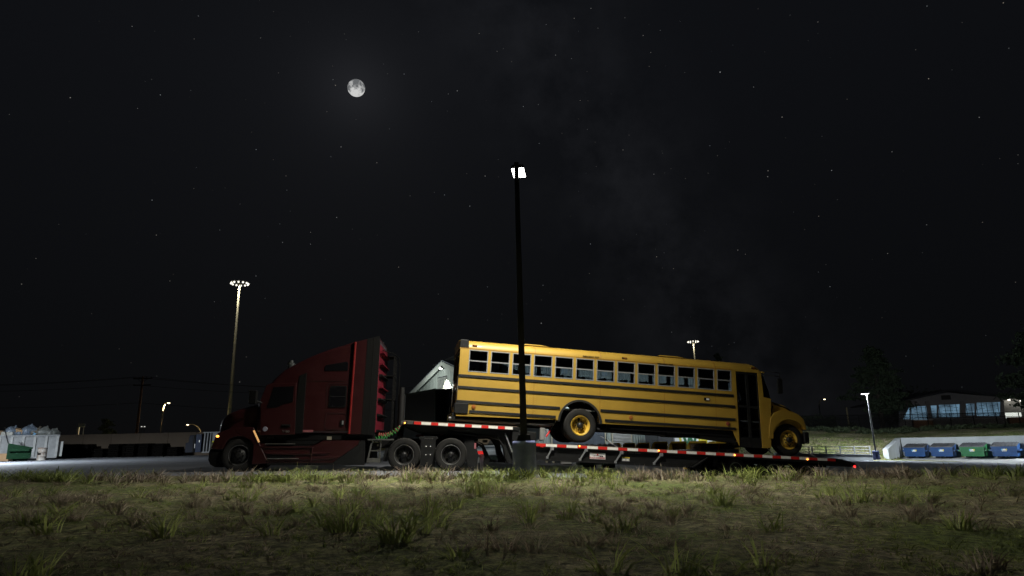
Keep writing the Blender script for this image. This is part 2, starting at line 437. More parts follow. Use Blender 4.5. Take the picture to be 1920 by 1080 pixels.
# ------------------------------------------------------------------ wheels
M_lip = mat('worn steel rim lip', (.16, .16, .155), .4, metal=.5, var=.2)
def wheel(parent, x, y, z, r, wd, style, name='wheel', steer=0, flip=False, dual=False):
    """wheel with its outer face looking to -y (or +y when flipped); children tyre and hub"""
    sg = -1 if flip else 1
    ri = r*.555
    if style == 'deep':      # outer wheel of a dual pair: deep dish
        prof = [(.001, .10), (ri*.42, .10), (ri*.80, .115), (ri*.86, .09), (ri*.90, .03), (ri*.95, .012), (ri, -.004), (ri+.012, .0), (ri+.012, .03)]
        rm = MB().lathe([(a, b*sg) for a, b in prof], 40)
        for k in range(1 if parent.get('category') == 'bus' else 5):
            a = 2*math.pi*k/5+(1.75 if parent.get('category') == 'bus' else .3)
            rm.ball((ri*.66*math.cos(a), .108*sg, ri*.66*math.sin(a)), .04, .012, .055, 10, 6, 1)
    else:
        prof = [(.001, -.02), (ri*.40, -.02), (ri*.46, .0), (ri*.74, .03), (ri*.86, .06), (ri*.93, .02), (ri, -.004), (ri+.012, .0), (ri+.012, .03)]
        rm = MB().lathe([(a, b*sg) for a, b in prof], 40)
        for k in range(2):
            a = rad(100)+math.pi*k
            rm.ball((ri*.66*math.cos(a), .022*sg, ri*.66*math.sin(a)), .05, .012, .03, 10, 6, 1)
    rm.lathe([(ri+.004, -.010*sg), (ri+.016, -.014*sg), (ri+.022, .002*sg)], 40, mi=2)
    yel = parent.get('category') == 'bus'
    o = rm.build(name, [M_yrim if yel else M_brim, M_black, M_yrim if yel else M_lip], parent, loc=(x, y, z)); o.rotation_euler = (0, 0, rad(steer))
    def tyre(y0):
        pr = [(ri+.005, .02), (ri+.03, -.004), (r*.70, -.016), (r*.84, -.018), (r*.93, -.008), (r*.975, .012), (r*.992, .03), (r, .055)]
        for g in range(1, 5):
            c = wd*g/5
            pr += [(r, c-.008), (r-.014, c-.006), (r-.014, c+.006), (r, c+.008)]
        pr += [(r, wd-.055), (r*.975, wd-.012), (r*.84, wd+.018), (ri+.01, wd)]
        return [(a, (b+y0)*sg) for a, b in pr]
    tb = MB().lathe(tyre(0), 56)
    for k in range(56):       # raised sidewall blocks near the shoulder
        a = 2*math.pi*k/56
        p0 = (r*.90*math.cos(a), -.017*sg, r*.90*math.sin(a)); p1 = (r*.955*math.cos(a), -.008*sg, r*.955*math.sin(a))
        tb.bar(p0, p1, .018, .014)
    if dual: tb.lathe(tyre(wd+.06), 56)
    tb.build('tyre', M_tire, o)
    hb = MB()
    if style == 'deep':
        hb.lathe([(ri*.34, .105*sg), (ri*.33, .02*sg), (ri*.28, -.02*sg), (ri*.18, -.045*sg), (.001, -.05*sg)], 24)
        rb = ri*.48
    else:
        hb.lathe([(ri*.34, -.02*sg), (ri*.33, -.07*sg), (ri*.26, -.10*sg), (.001, -.105*sg)], 24)
        rb = ri*.52
    for k in range(10):
        a = 2*math.pi*k/10
        yb = (.10 if style == 'deep' else .0)*sg
        hb.lathe([(.022, yb), (.020, yb-.035*sg), (.001, yb-.04*sg)], 8, (rb*math.cos(a), 0, rb*math.sin(a)))
    hb.build('hub', M_hub, o)
    return o

# ------------------------------------------------------------------ school bus
BF = Frame(862, 780, 20.95, 10, 4.6, 1.022)
bus = thing('school_bus', 'yellow school bus with black rub rails strapped nose down on the flatbed trailer', 'bus', BF.o, BF.rot); bus.scale = (1.022, 1.022, 1.022)
BW = 2.40
WX = [(.16+.72*k, .16+.72*k+(.63 if k < 12 else .54)) for k in range(13)]
WZ0, WZ1, WZM = 1.43, 2.15, 1.79
archN = arc(3.95, .03, .69, 4, 176, 22)
out_near = [(-.12, .0)] + archN[::-1] + [(4.66, .05), (9.34, .10), (9.57, -.38), (9.60, -.43), (9.60, 2.14), (10.32, 2.14), (10.40, -.42), (10.73, -.40), (10.80, 1.27), (10.52, 1.31), (10.46, 2.18), (-.14, 2.18)]
# open door notch is part of the outline; windows are holes
holes = [[(a, WZ0), (b, WZ0), (b, WZ1), (a, WZ1)] for a, b in WX]
b = MB()
b.prism([(-.12, .0)] + archN[::-1] + [(4.66, .05), (9.34, .10), (9.57, -.38), (9.50, 2.14), (9.44, 2.18), (-.14, 2.18)], 0, .045, 0, holes)
b.prism([(10.33, 2.18), (10.33, 2.10), (10.41, -.42), (10.73, -.40), (10.80, 1.27), (10.53, 1.31), (10.46, 2.18)], 0, .05)
b.prism([(9.44, 2.1401), (10.34, 2.1401), (10.34, 2.18), (9.44, 2.18)], .002, .05)
b.prism([(-.12, .0)] + archN[::-1] + [(4.66, .05), (10.73, .10), (10.80, 1.27), (10.53, 1.31), (10.46, 2.18), (-.14, 2.18)], BW-.045, BW, 0, holes)
# rear wall with emergency door and window openings
rw = [(.02, 0), (BW-.02, 0), (BW-.02, 2.18), (.02, 2.18)]
vb = MB(); vb.prism(rw, 0, .05, 0, [[(.18, 1.36), (.66, 1.36), (.66, 2.0), (.18, 2.0)], [(.86, 1.2), (1.54, 1.2), (1.54, 2.0), (.86, 2.0)], [(1.74, 1.36), (2.22, 1.36), (2.22, 2.0), (1.74, 2.0)], [(.9, .4), (1.5, .4), (1.5, .85), (.9, .85)]])
for (x, y, z) in vb.v: b.v.append((-.13+y, x, z))
for f in vb.f: b.f.append(tuple(i+len(b.v)-len(vb.v) for i in f)); b.m.append(0)
# firewall
b.box(10.62, 10.70, .06, BW-.06, -.2, 1.26)
body = b.build('body', M_yel, bus, smooth=30)
# roof: lofted arch with rounded nose
rp = [(0, 2.17), (.0, 2.20), (.02, 2.275), (.075, 2.36), (.19, 2.435), (.40, 2.495), (.75, 2.54), (1.2, 2.555)]
rp = rp + [(BW-y, z) for y, z in rp[-2::-1]]
rb_ = MB(); sec = []
for x, f, dz in [(-.16, 1, 0), (0.1, 1, 0), (2.36, 1, 0), (4.62, 1, 0), (6.88, 1, 0), (9.2, 1, 0), (10.10, 1, 0), (10.22, .97, 0), (10.32, .86, 0), (10.40, .66, 0), (10.46, .36, 0), (10.50, .06, 0)]:
    sec.append([(x, y, 2.17+(z-2.17)*f) for y, z in rp])
n_ = len(rp)
rb_.v = [p for s_ in sec for p in s_]
for i in range(len(sec)-1):
    for k in range(n_-1): rb_.f.append((i*n_+k, i*n_+k+1, (i+1)*n_+k+1, (i+1)*n_+k)); rb_.m.append(0)
rb_.f.append(tuple(range(n_))); rb_.m.append(0)
roof = rb_.build('roof', M_yel, bus, smooth=50)
# seams between roof sheets
M_seam = mat('dark yellow seam', (.24, .11, .01), .6, var=0)
sb = MB()
for x in (2.36, 4.62, 6.88, 8.74):
    pts = [(x, y-.003 if y < 1.2 else y+.003, z+.004) for y, z in rp]
    sb.tube(pts, .009, 5)
    sb.box(x-.006, x+.006, -.003, .002, .07, 1.40)
sb.box(-.12, 9.4, -.004, .002, 2.172, 2.188)
sb.build('panel_seam', M_seam, bus)
M_rivet = mat('yellow rivets', (.44, .22, .02), .35, var=0)
rv = MB()
for k in range(150):
    x = -.05+k*.0632
    rv.lathe([(.010, 0), (.006, -.008), (.001, -.009)], 6, (x, 0, 2.205))
    if k % 2 == 0: rv.lathe([(.010, 0), (.006, -.008), (.001, -.009)], 6, (x, 0, 1.385))
for x in (2.30, 2.42, 4.56, 4.68, 6.82, 6.94, 9.40, 10.46, 10.62):
    for k in range(18):
        z = .12+k*.07
        if x < 10 or True: rv.lathe([(.010, 0), (.006, -.008), (.001, -.009)], 6, (x, 0, z))
tag(rv.build('rivets', M_rivet, bus), kind='stuff')
for x0, x1 in ((1.95, 2.95), (6.75, 7.85)):
    hb = MB(); hb.prism([(x0, 0), (x0+.12, .05), (x1-.35, .05), (x1, 0)], .3, 2.1)
    hb.build('roof_hatch', M_yel, roof, bevel=.02, loc=(0, 0, 2.49))
# corner caps
MB().prism([(-.17, 2.19), (-.165, 2.47), (.12, 2.47), (.14, 2.19)], -.012, .30).build('corner_cap', M_blkpaint, bus, bevel=.03)
MB().prism([(-.17, 2.19), (-.165, 2.47), (.12, 2.47), (.14, 2.19)], BW-.30, BW+.012).build('corner_cap', M_blkpaint, bus, bevel=.03)
for y0, y1 in ((-.03, .25), (BW-.25, BW+.03)):
    MB().box(-.19, .25, y0, y1, .08, .41).build('corner_guard', M_blkpaint, bus, bevel=.02)
# rub rails with ribs
def rail(x0, x1, z, y, h=.085):
    m = MB(); s_ = -1 if y < 1 else 1
    m.box(x0, x1, y-.012 if s_ < 0 else y, y if s_ < 0 else y+.012, z-h/2, z+h/2)
    for k in (-1, 0, 1):
        m.box(x0, x1, y-.024 if s_ < 0 else y+.012, y-.012 if s_ < 0 else y+.024, z+k*h*.36-.010, z+k*h*.36+.010)
    return m.build('rub_rail', M_rail, bus, bevel=.004)
for x0, x1, z in ((-.13, 9.40, 1.285), (-.14, 9.44, .915), (-.13, 3.26, .46), (4.64, 9.44, .475), (.29, 3.13, .165), (4.80, 9.44, .165)): rail(x0, x1, z, 0)
for x0, x1, z in ((-.13, 10.4, 1.285), (-.14, 10.4, .915), (-.13, 3.26, .46), (4.64, 10.4, .475)): rail(x0, x1, z, BW)
# windows
for a, bb in WX:
    for y in (0, BW-.05):
        m = MB(); w_ = .028
        m.box(a, bb, y-.006, y+.056, WZ0, WZ0+w_); m.box(a, bb, y-.006, y+.056, WZ1-w_, WZ1)
        m.box(a, a+w_, y-.005, y+.055, WZ0+w_, WZ1-w_); m.box(bb-w_, bb, y-.005, y+.055, WZ0+w_, WZ1-w_)
        m.box(a+w_, bb-w_, y-.003, y+.05, WZM-.017, WZM+.017)
        f = m.build('window', M_frame, bus, smooth=0)
        g = MB()
        g.v = [(a+w_, y+.02, WZ0+w_), (bb-w_, y+.02, WZ0+w_), (bb-w_, y+.02, WZ1-w_), (a+w_, y+.02, WZ1-w_)]; g.f = [(0, 1, 2, 3)]; g.m = [0]
        g.build('pane', M_glass, f, smooth=0)
for y0, y1, z0, z1 in ((.18, .66, 1.36, 2.0), (.86, 1.54, 1.2, 2.0), (1.74, 2.22, 1.36, 2.0), (.9, 1.5, .4, .85)):
    m = MB(); m.box(-.145, -.12, y0-.05, y1+.05, z0-.05, z0); m.box(-.145, -.12, y0-.05, y1+.05, z1, z1+.05); m.box(-.145, -.12, y0-.05, y0, z0, z1); m.box(-.145, -.12, y1, y1+.05, z0, z1)
    f = m.build('rear_window', M_black, bus)
    MB().add([(-.105, y0, z0), (-.105, y1, z0), (-.105, y1, z1), (-.105, y0, z1)], [(0, 3, 2, 1)]).build('pane', M_glass, f, smooth=0)
m = MB().box(-.155, -.135, .76, 1.64, .1, 2.08); 
m = MB(); m.box(-.15, -.132, .74, .78, .06, 2.1); m.box(-.15, -.132, 1.62, 1.66, .06, 2.1); m.box(-.15, -.132, .78, 1.62, 2.06, 2.1)
m.build('emergency_door_seal', M_black, bus)
# rear bumper with chevrons
m = MB(); m.box(-.24, -.14, .02, BW-.02, -.13, .10)
for k in range(12): m.add([(-.243, .1+k*.19, -.12), (-.243, .2+k*.19, -.12), (-.243, .26+k*.19, .09), (-.243, .16+k*.19, .09)], [(0, 3, 2, 1)], 1)
m.build('rear_bumper', [M_blkpaint, mat('dull yellow chevron', (.45, .40, .03), .6)], bus)
# inside: floor, ceiling, seats
MB().box(-.08, 10.55, .06, BW-.06, .42, .47).build('floor', M_int, bus)
MB().box(-.08, 10.2, .06, BW-.06, 2.19, 2.21).build('ceiling', M_int, bus)
for k in range(12):
    x = .34+.74*k
    for y in (.12, 1.40):
        m = MB(); m.box(x, x+.46, y, y+.88, .78, .92)
        m.prism([(x-.10, .86), (x-.02, .86), (x+.10, 1.53), (x+.05, 1.58), (x-.0, 1.56)], y, y+.88)
        m.box(x+.1, x+.14, y+.1, y+.14, .47, .78); m.box(x+.1, x+.14, y+.74, y+.78, .47, .78)
        m.build('seat', M_seat, bus, bevel=.02)
MB().box(9.2, 9.24, .1, 1.0, .5, 1.5).build('modesty_panel', M_int, bus)
m = MB(); m.tube([(9.9, 1.55, 1.25), (10.25, 1.55, 1.1)], .03); m.lathe([(.24, .0), (.26, .02), (.24, .04), (.22, .02)], 20, (9.9, 1.55, 1.28), 'x', closed=True)
m.build('steering_wheel', M_black, bus)
# entrance door, two leaves
for x0, x1, sl in ((9.505, 9.915, .0), (9.925, 10.335, .0)):
    m = MB(); k = .085/2.5; t_ = .045
    def q(x, z): return (x+(2.14-z)*.034, z)
    o_ = [q(x0, 2.14), q(x1, 2.14), q(x1, -.43), q(x0, -.43)]
    h1 = [q(x0+t_, 2.06), q(x1-t_, 2.06), q(x1-t_, .98), q(x0+t_, .98)]
    h2 = [q(x0+t_, .90), q(x1-t_, .90), q(x1-t_, -.1), q(x0+t_, -.1)]
    m.prism(o_, .02, .06, 0, [h1, h2])
    d_ = m.build('door', M_blkpaint, bus)
    g = MB()
    for h in (h1, h2): g.add([(x, .04, z) for x, z in h], [(0, 1, 2, 3)])
    g.build('pane', M_glass, d_, smooth=0)
m = MB()
for i in range(3): m.box(9.62, 10.36, .08, .95, -.42+.3*i, -.36+.3*i)
m.build('step', M_black, bus)
# windscreen
m = MB(); m.prism([(10.53, 1.315), (10.78, 1.29), (10.72, 1.55), (10.50, 2.16), (10.47, 2.16)], .012, .05)
m.prism([(10.53, 1.315), (10.78, 1.29), (10.72, 1.55), (10.50, 2.16), (10.47, 2.16)], BW-.05, BW-.012)
m.add([(10.79, .02, 1.28), (10.79, BW-.02, 1.28), (10.73, BW-.02, 1.55), (10.50, BW-.02, 2.17), (10.50, .02, 2.17), (10.73, .02, 1.55)], [(0, 1, 2, 5), (5, 2, 3, 4)])
m.build('windscreen', M_glass, bus)
MB().prism([(10.50, 2.15), (10.52, 2.21), (10.62, 2.19), (10.60, 2.15)], .0, BW).build('visor', M_yel, bus, bevel=.01)
MB().box(10.70, 10.83, .02, BW-.02, 1.245, 1.285).build('cowl_panel', M_blkpaint, bus, bevel=.01)
# bonnet and wings
hp = [(10.74, .1), (10.78, 1.22), (10.93, 1.20), (11.39, 1.09), (11.74, .89), (11.96, .70), (12.08, .45), (12.10, .0)]
MB().prism(hp, .13, BW-.13).build('bonnet', M_yel, bus, bevel=.09, seg=4, smooth=60)
MB().prism([(10.98, 1.10), (11.0, 1.135), (11.45, 1.02), (11.62, .93), (11.58, .91), (11.40, .99)], .118, .2).build('bonnet_vent', M_black, bus)
MB().prism([(10.83, .8), (10.9, 1.05), (10.94, 1.05), (10.88, .8)], .10, .2).build('bonnet_latch', M_black, bus)
wing = [(10.66, -.08), (10.70, .35), (10.76, .62), (10.90, .80), (11.18, .89), (11.58, .88), (11.82, .79), (11.99, .64), (12.07, .40), (12.08, .30), (11.96, .30)] + arc(11.47, -.08, .68, 33, 160, 18) + [(10.82, -.08)]
for y0, y1 in ((-.02, .45), (BW-.45, BW+.02)):
    f = MB().prism(wing, y0, y1).build('wing', M_yel, bus, bevel=.07, seg=4, smooth=60)
for y0, y1 in ((.03, .3), (BW-.3, BW-.03)):
    MB().prism([(10.655, -.085), (10.83, -.085), (10.87, -.32), (10.70, -.32)], y0, y1).build('splash_guard', M_black, bus)
m = MB(); m.box(12.02, 12.22, .02, BW-.02, -.18, .22)
m.build('bumper', M_blkpaint, bus, bevel=.05, seg=3)
m = MB(); m.box(12.06, 12.11, .85, 1.55, .1, .62)
for k in range(6): m.box(12.10, 12.125, .85, 1.55, .14+k*.08, .17+k*.08)
m.build('grille', M_black, bus)
for y in (.62, BW-.62): MB().lathe([(.11, 0), (.10, .03), (.001, .045)], 20, (12.08, y, .38), 'x').build('headlight', mat('headlight lens', (.5, .52, .53), .15, var=0), bus)
# wheel arch trim, inner wells
for y0, y1 in ((-.035, .06), (BW-.06, BW+.035)):
    m = MB(); o_ = arc(3.95, .03, .745, 0, 180, 28); i_ = arc(3.95, .03, .675, 180, 0, 28); m.prism(o_+i_, y0, y1)
    m.build('wheel_arch', M_rail, bus, bevel=.02)
for y0, y1 in ((.05, .85), (BW-.85, BW-.05)):
    m = MB(); o_ = arc(3.95, .03, .70, 0, 180, 20); i_ = arc(3.95, .03, .685, 180, 0, 20); m.prism(o_+i_, y0, y1); m.build('wheel_well', M_black, bus)
# chassis
m = MB()
for y in (.72, BW-.82): m.box(-.1, 11.9, y, y+.10, -.18, .10)
for x in (.2, 1.4, 2.6, 4.9, 6.2, 7.6, 9.0): m.box(x, x+.08, .1, BW-.1, -.06, .05)
m.box(5.0, 9.3, .06, .10, -.10, .09)
m.build('chassis', M_black, bus)
MB().tube([(-.34, .14, -.10), (2.75, .14, -.10), (2.95, .16, -.08), (3.12, .24, .0)], .075, 12).build('exhaust_pipe', mat('dark pipe steel', (.045, .044, .042), .42, var=.2), bus)
m = MB(); m.tube([(4.6, .3, -.14), (6.6, .3, -.16), (9.0, .4, -.14)], .06, 12); m.build('frame_pipe', M_blkpaint, bus)
MB().box(7.0, 7.6, .15, .7, -.24, .04).build('battery_box', M_blkpaint, bus, bevel=.02)
MB().prism([(8.2, .08), (8.2, -.22), (9.30, -.30), (9.52, -.36), (9.34, .08)], .08, .5).build('step_well', M_black, bus)
m = MB(); m.lathe([(.001, -.28), (.14, -.26), (.2, -.1), (.2, .1), (.14, .26), (.001, .28)], 20, (3.98, BW/2, -.05), 'y'); m.tube([(3.98, .5, -.05), (3.98, BW-.5, -.05)], .07, 10)
m.build('rear_axle', M_black, bus)
MB().tube([(11.46, .4, -.12), (11.46, BW-.4, -.12)], .06, 10).build('front_axle', M_black, bus)
wheel(bus, 3.98, .02, -.055, .545, .27, 'deep', dual=True)
wheel(bus, 3.98, BW-.02, -.055, .545, .27, 'deep', flip=True, dual=True)
wheel(bus, 11.46, .10, -.085, .548, .29, 'flat')
wheel(bus, 11.46, BW-.10, -.085, .548, .29, 'flat', flip=True)
# lamps
for px, py, w_, h_ in ((890.5, 648, .16, .05), (1171, 671.5, .17, .05), (1413, 690, .15, .06)):
    x, z = BF.P(px, py); y = .02 if z > 2.26 else -.0
    m = MB(); m.box(x-w_/2, x+w_/2, y-.02, y+.05, z-h_/2, z+h_/2, 0); m.box(x-w_/4, x+w_/2-.02, y-.03, y-.018, z-h_/2+.012, z+h_/2-.012, 1)
    m.build('marker_lamp', [M_black, M_amberoff], bus)
for px, py, mm in ((888, 763, M_amberoff), (1183, 783, M_amberoff), (1365, 794.5, mat('dull red lens', (.20, .045, .025), .4, var=0))):
    x, z = BF.P(px, py)
    MB().lathe([(.07, 0), (.065, -.02), (.001, -.03)], 20, (x, 0, z)).build('side_reflector', mm, bus)
x, z = BF.P(1325, 748.5)
m = MB(); m.box(x-.10, x+.10, -.02, .01, z-.05, z+.05, 0); m.box(x-.02, x+.08, -.03, -.015, z-.03, z+.03, 1); m.build('turn_signal', [M_black, M_white], bus)
for px, py in ((1108, 668.5), (1247, 682.5)):
    x, z = BF.P(px, py)
    text_mesh('EMERGENCY EXIT', .062, 'exit_lettering', M_black, bus, (x, -.012, z-.01), .004, 1.15, bold=.002)
# mirror on a bracket
for sy in (-1, 1):
    y = -.28 if sy < 0 else BW+.28; yb = .05 if sy < 0 else BW-.05
    m = MB(); m.tube([(10.5, yb, 2.22), (10.80, y, 2.17), (10.98, y, 2.16), (11.0, y, 1.9)], .013, 8); m.tube([(10.6, yb, 2.08), (10.8, y, 2.04), (10.96, y, 2.03)], .012, 8)
    mm = MB().prism(rrect(10.91, 11.07, 1.44, 1.96, .05), y-.04, y+.04)
    a = m.build('mirror_bracket', M_blkpaint, bus); mm.build('mirror', M_blkpaint, a, bevel=.015)
    MB().add([(10.93, y-.043 if sy > 0 else y+.043, 1.48), (11.05, y-.043 if sy > 0 else y+.043, 1.48), (11.05, y-.043 if sy > 0 else y+.043, 1.92), (10.93, y-.043 if sy > 0 else y+.043, 1.92)], [(0, 1, 2, 3)]).build('mirror_glass', M_dglass, a, smooth=0)

# ------------------------------------------------------------------ trailer
TF = Frame(757, 800, 20.45, 10, 4.2)
trl = thing('flatbed_trailer', 'black gooseneck flatbed trailer with red and white edge tape under the school bus', 'trailer', TF.o, TF.rot)
TW = 2.6
m = MB(); m.box(-.05, 3.72, .0, TW, .07, .185)
m.build('upper_deck', M_blkpaint, trl, bevel=.01)
MB().box(-.02, 3.66, .06, TW-.06, .186, .20).build('deck_planking', M_wood, trl)
g_in = [(.20, -.03), (.57, -.15), (1.6, -.13), (2.75, -.14), (3.12, -.24), (3.28, -.46), (3.36, -.80), (3.48, -.96), (3.9, -.97), (3.9, -.84), (3.62, -.80), (3.52, -.60), (3.40, -.18), (3.5, .07), (.0, .07)]
for y0 in (.18, TW-.33):
    m = MB().prism(g_in, y0, y0+.15)
    m.build('gooseneck_beam', M_blkpaint, trl, bevel=.012)
m = MB()
m.prism([(3.46, -.95), (3.36, -.80), (3.28, -.46), (3.12, -.24), (2.75, -.14), (1.6, -.13), (.57, -.15), (.55, -.17), (1.6, -.155), (2.76, -.165), (3.10, -.27), (3.25, -.48), (3.33, -.82), (3.43, -.98)], .12, .42)
m.build('gooseneck_flange', M_blkpaint, trl)
m = MB(); m.box(3.50, 4.3, .02, TW-.02, -.37, .06); m.build('neck_bulkhead', M_blkpaint, trl, bevel=.02)
m = MB(); m.box(.6, 3.2, 1.0, 1.6, -.22, -.1); m.lathe([(.001, -.2), (.05, -.2), (.05, .1)], 16, (1.2, 1.3, -.2), 'z'); m.build('kingpin_plate', M_blkpaint, trl)
# lower deck, falling away at the tail
ld = [(3.72, -.30), (15.30, -.30), (15.80, -.42), (15.86, -.52), (15.80, -.56), (15.2, -.50), (10.3, -.42), (3.72, -.42)]
MB().prism(ld, .0, TW).build('lower_deck', M_blkpaint, trl, bevel=.008)
MB().box(3.8, 15.2, .08, TW-.08, -.299, -.286).build('deck_planking', M_wood, trl)
sbm = [(3.72, -.425), (10.28, -.425), (10.20, -.47), (9.70, -.80), (3.72, -.80)]
for y0 in (.06, TW-.14):
    m = MB().prism(sbm, y0, y0+.08); m.prism([(3.72, -.80), (9.70, -.80), (9.72, -.84), (3.72, -.84)], y0-.05, y0+.13); m.prism([(9.72, -.80), (10.24, -.47), (10.28, -.49), (9.74, -.84)], y0-.05, y0+.13)
    m.build('side_beam', M_blkpaint, trl, bevel=.006)
m = MB(); m.box(10.2, 15.2, .75, .88, -.62, -.425); m.box(10.2, 15.2, TW-.88, TW-.75, -.62, -.425)
for x in (4.6, 5.8, 7.0, 8.2, 9.4): m.box(x, x+.1, .15, TW-.15, -.56, -.425)
m.build('cross_members', M_black, trl)
# tape: alternating red and white along the edges
def tape(x0, x1, z, h, lr, lw, red_first=True):
    m = MB(); x = x0; red = red_first
    while x < x1-.02:
        e = min(x1, x+(lr if red else lw)); m.box(x+.002, e-.002, -.007, .0, z-h/2, z+h/2, 0 if red else 1); x = e; red = not red
    return m.build('reflective_tape', [M_tred, M_twhite], trl, smooth=0)
tape(.31, 3.50, .135, .085, .23, .31)
tape(4.30, 15.05, -.345, .088, .32, .375)
m = MB(); m.box(-.09, .06, -.012, .0, .085, .18); m.box(.10, .28, -.010, .0, .09, .18); m.build('edge_plate', mat('grey steel edge', (.06, .06, .058), .5), trl)
for px, py, mm in ((759, 793, M_amber), (1086.5, 836.5, M_amber), (1235, 845, M_amber), (1377.5, 853.3, M_amber), (1513.5, 861.3, M_amber), (1602, 874.8, M_redl)):
    x, z = TF.P(px, py); r_ = .040 if mm is M_redl else .026
    MB().lathe([(r_, -.008), (r_*.9, -.028), (.001, -.036)], 14, (x, 0, z)).build('marker_lamp', mm, trl)
for px, py in ((1016, 837.2),):
    x, z = TF.P(px, py); MB().box(x-.05, x+.05, -.01, .0, z-.02, z+.02).build('side_reflector', M_tred, trl)
# diagonal stays on the side beam
for (a, b_) in (((1035, 841), (1027, 857)), ((1099, 843.5), (1088.5, 861)), ((1165.5, 848.5), (1155, 866)), ((1240, 852.5), (1227.5, 868.5))):
    xa, za = TF.P(*a); xb, zb = TF.P(*b_)
    m = MB(); m.bar((xa, .02, za), (xb, .045, zb), .045, .03); m.box(xa-.05, xa+.06, -.005, .05, za-.05, za+.05); m.box(xb-.04, xb+.03, .01, .058, zb-.05, zb+.03)
    m.build('side_stay', M_steel, trl)
xa, za = TF.P(948, 812); xb, zb = TF.P(962, 836)
m = MB(); m.bar((xa, .1, za), (xb, .1, zb-.2), .035, .03); m.build('neck_stay', M_steel, trl)
x, z = TF.P(1021, 814)
m = MB(); m.box(x-.13, x+.02, .05, .2, z-.19, z+.2); m.tube([(x+.04, .12, z+.16), (x+.10, .12, z+.1)], .03); m.build('neck_bracket', mat('grey steel bracket', (.20, .20, .19), .6), trl, bevel=.01)
# signs on the side beam
x0, z0 = TF.P(1107, 861); x1, z1 = TF.P(1136, 849.5); cx, cz = (x0+x1)/2, (z0+z1)/2
sg = MB().box(cx-.265, cx+.265, .05, .06, cz-.10, cz+.10).build('warning_sign', M_white, trl)
text_mesh('PLACE UNDER', .066, 'sign_lettering', M_decred, sg, (cx-.075, .048, cz-.062), .003, .95, bold=.0015)
text_mesh('THE SIDE', .066, 'sign_lettering', M_decred, sg, (cx+.18, .048, cz-.062), .003, .55, bold=.0015)
m = MB(); m.box(cx-.03, cx+.02, .046, .05, cz+.015, cz+.075, 1); m.box(cx-.13, cx+.17, .045, .0495, cz+.008, cz+.02); m.box(cx-.2, cx-.13, .045, .05, cz+.022, cz+.03); m.box(cx+.07, cx+.11, .044, .05, cz-.02, cz+.008); m.box(cx+.13, cx+.18, .044, .05, cz-.022, cz+.008); m.box(cx-.13, cx-.12, .045, .05, cz-.02, cz+.008)
m.build('sign_symbol', [M_black, M_decred], sg)
x0, z0 = TF.P(1167.5, 864.5); x1, z1 = TF.P(1181.5, 857.5); cx, cz = (x0+x1)/2, (z0+z1)/2
m = MB(); m.box(cx-.13, cx+.13, .052, .06, cz-.065, cz+.02, 0); m.box(cx-.13, cx+.13, .051, .06, cz+.022, cz+.065, 1); m.box(cx-.11, cx+.09, .049, .0515, cz+.034, cz+.05, 2); m.box(cx-.1, cx-.02, .049, .0525, cz-.045, cz-.0, 3); m.box(cx+.02, cx+.1, .049, .0525, cz-.045, cz-.0, 3)
m.build('caution_label', [mat('grey label', (.35, .35, .36), .5), M_decyel, M_black, M_white], trl)
text_mesh('MAX LOAD EVEN', .05, 'load_lettering', mat('faded decal', (.16, .16, .155), .6), trl, (TF.P(1185, 847)[0], .052, -.455), .003, 1.6)
# wheels of the trailer
TG = lambda x: -.81
for x in (11.35, 12.75, 14.0):
    for y, fl in ((.16, False), (TW-.16, True)):
        wheel(trl, x, y, TG(x), .37, .22, 'deep', flip=fl, dual=True)
m = MB()
for x in (11.35, 12.75, 14.0): m.tube([(x, .4, -.81), (x, TW-.4, -.81)], .06, 10); m.bar((x-.5, .85, -.66), (x, .85, -.76), .08, .08); m.bar((x-.5, TW-.85, -.66), (x, TW-.85, -.76), .08, .08)
m.build('axles', M_black, trl)
m = MB(); m.box(10.55, 10.75, .2, .3, -.78, -.45); m.box(10.9, 11.0, .1, .2, -.62, -.45); m.build('hanger', M_black, trl)
# ------------------------------------------------------------------ tractor unit
KF = Frame(756, 884, 20.5, 5, 1.37)
trk = thing('semi_truck', 'dark red sleeper cab semi truck with black wheels coupled to the flatbed trailer', 'truck', KF.o, KF.rot)
KW = 2.46
cabp = [(-4.62, 1.14), (-4.62, 2.08), (-4.47, 2.37), (-4.28, 2.74), (-4.20, 2.845), (-4.12, 2.93), (-4.02, 3.03), (-3.92, 3.12), (-3.7, 3.26), (-3.47, 3.39), (-3.17, 3.55), (-2.84, 3.70), (-2.51, 3.83), (-2.19, 3.93), (-1.81, 4.02), (-1.0, 4.08), (-1.0, 1.14)]
cab_ = MB().prism(cabp, .05, KW-.05).build('cab', M_red, trk, bevel=.11, seg=4, smooth=60)
# roof fairing above the cab with the raised tail
MB().prism([(-2.3, 3.86), (-1.79, 4.06), (-1.35, 4.16), (-.96, 4.255), (-.95, 4.0), (-1.0, 3.9), (-2.2, 3.7)], .06, KW-.06).build('roof_fairing', M_red, trk, bevel=.04, seg=3, smooth=60)
# red back wall with stiffening shelves
bk = MB().box(-.998, -.93, .07, KW-.07, 1.2, 4.03).build('back_wall', M_redin, trk)
for z, t in ((3.80, .04), (3.42, .05), (3.05, .035), (2.66, .05), (2.28, .03), (1.78, .03), (1.28, .03)):
    m = MB(); m.prism([(-.93, z), (-.82, z-.01), (-.82, z-.04), (-.93, z-.09)], .25, KW-.2); m.build('back_shelf', M_redin if t > .035 else M_black, trk)
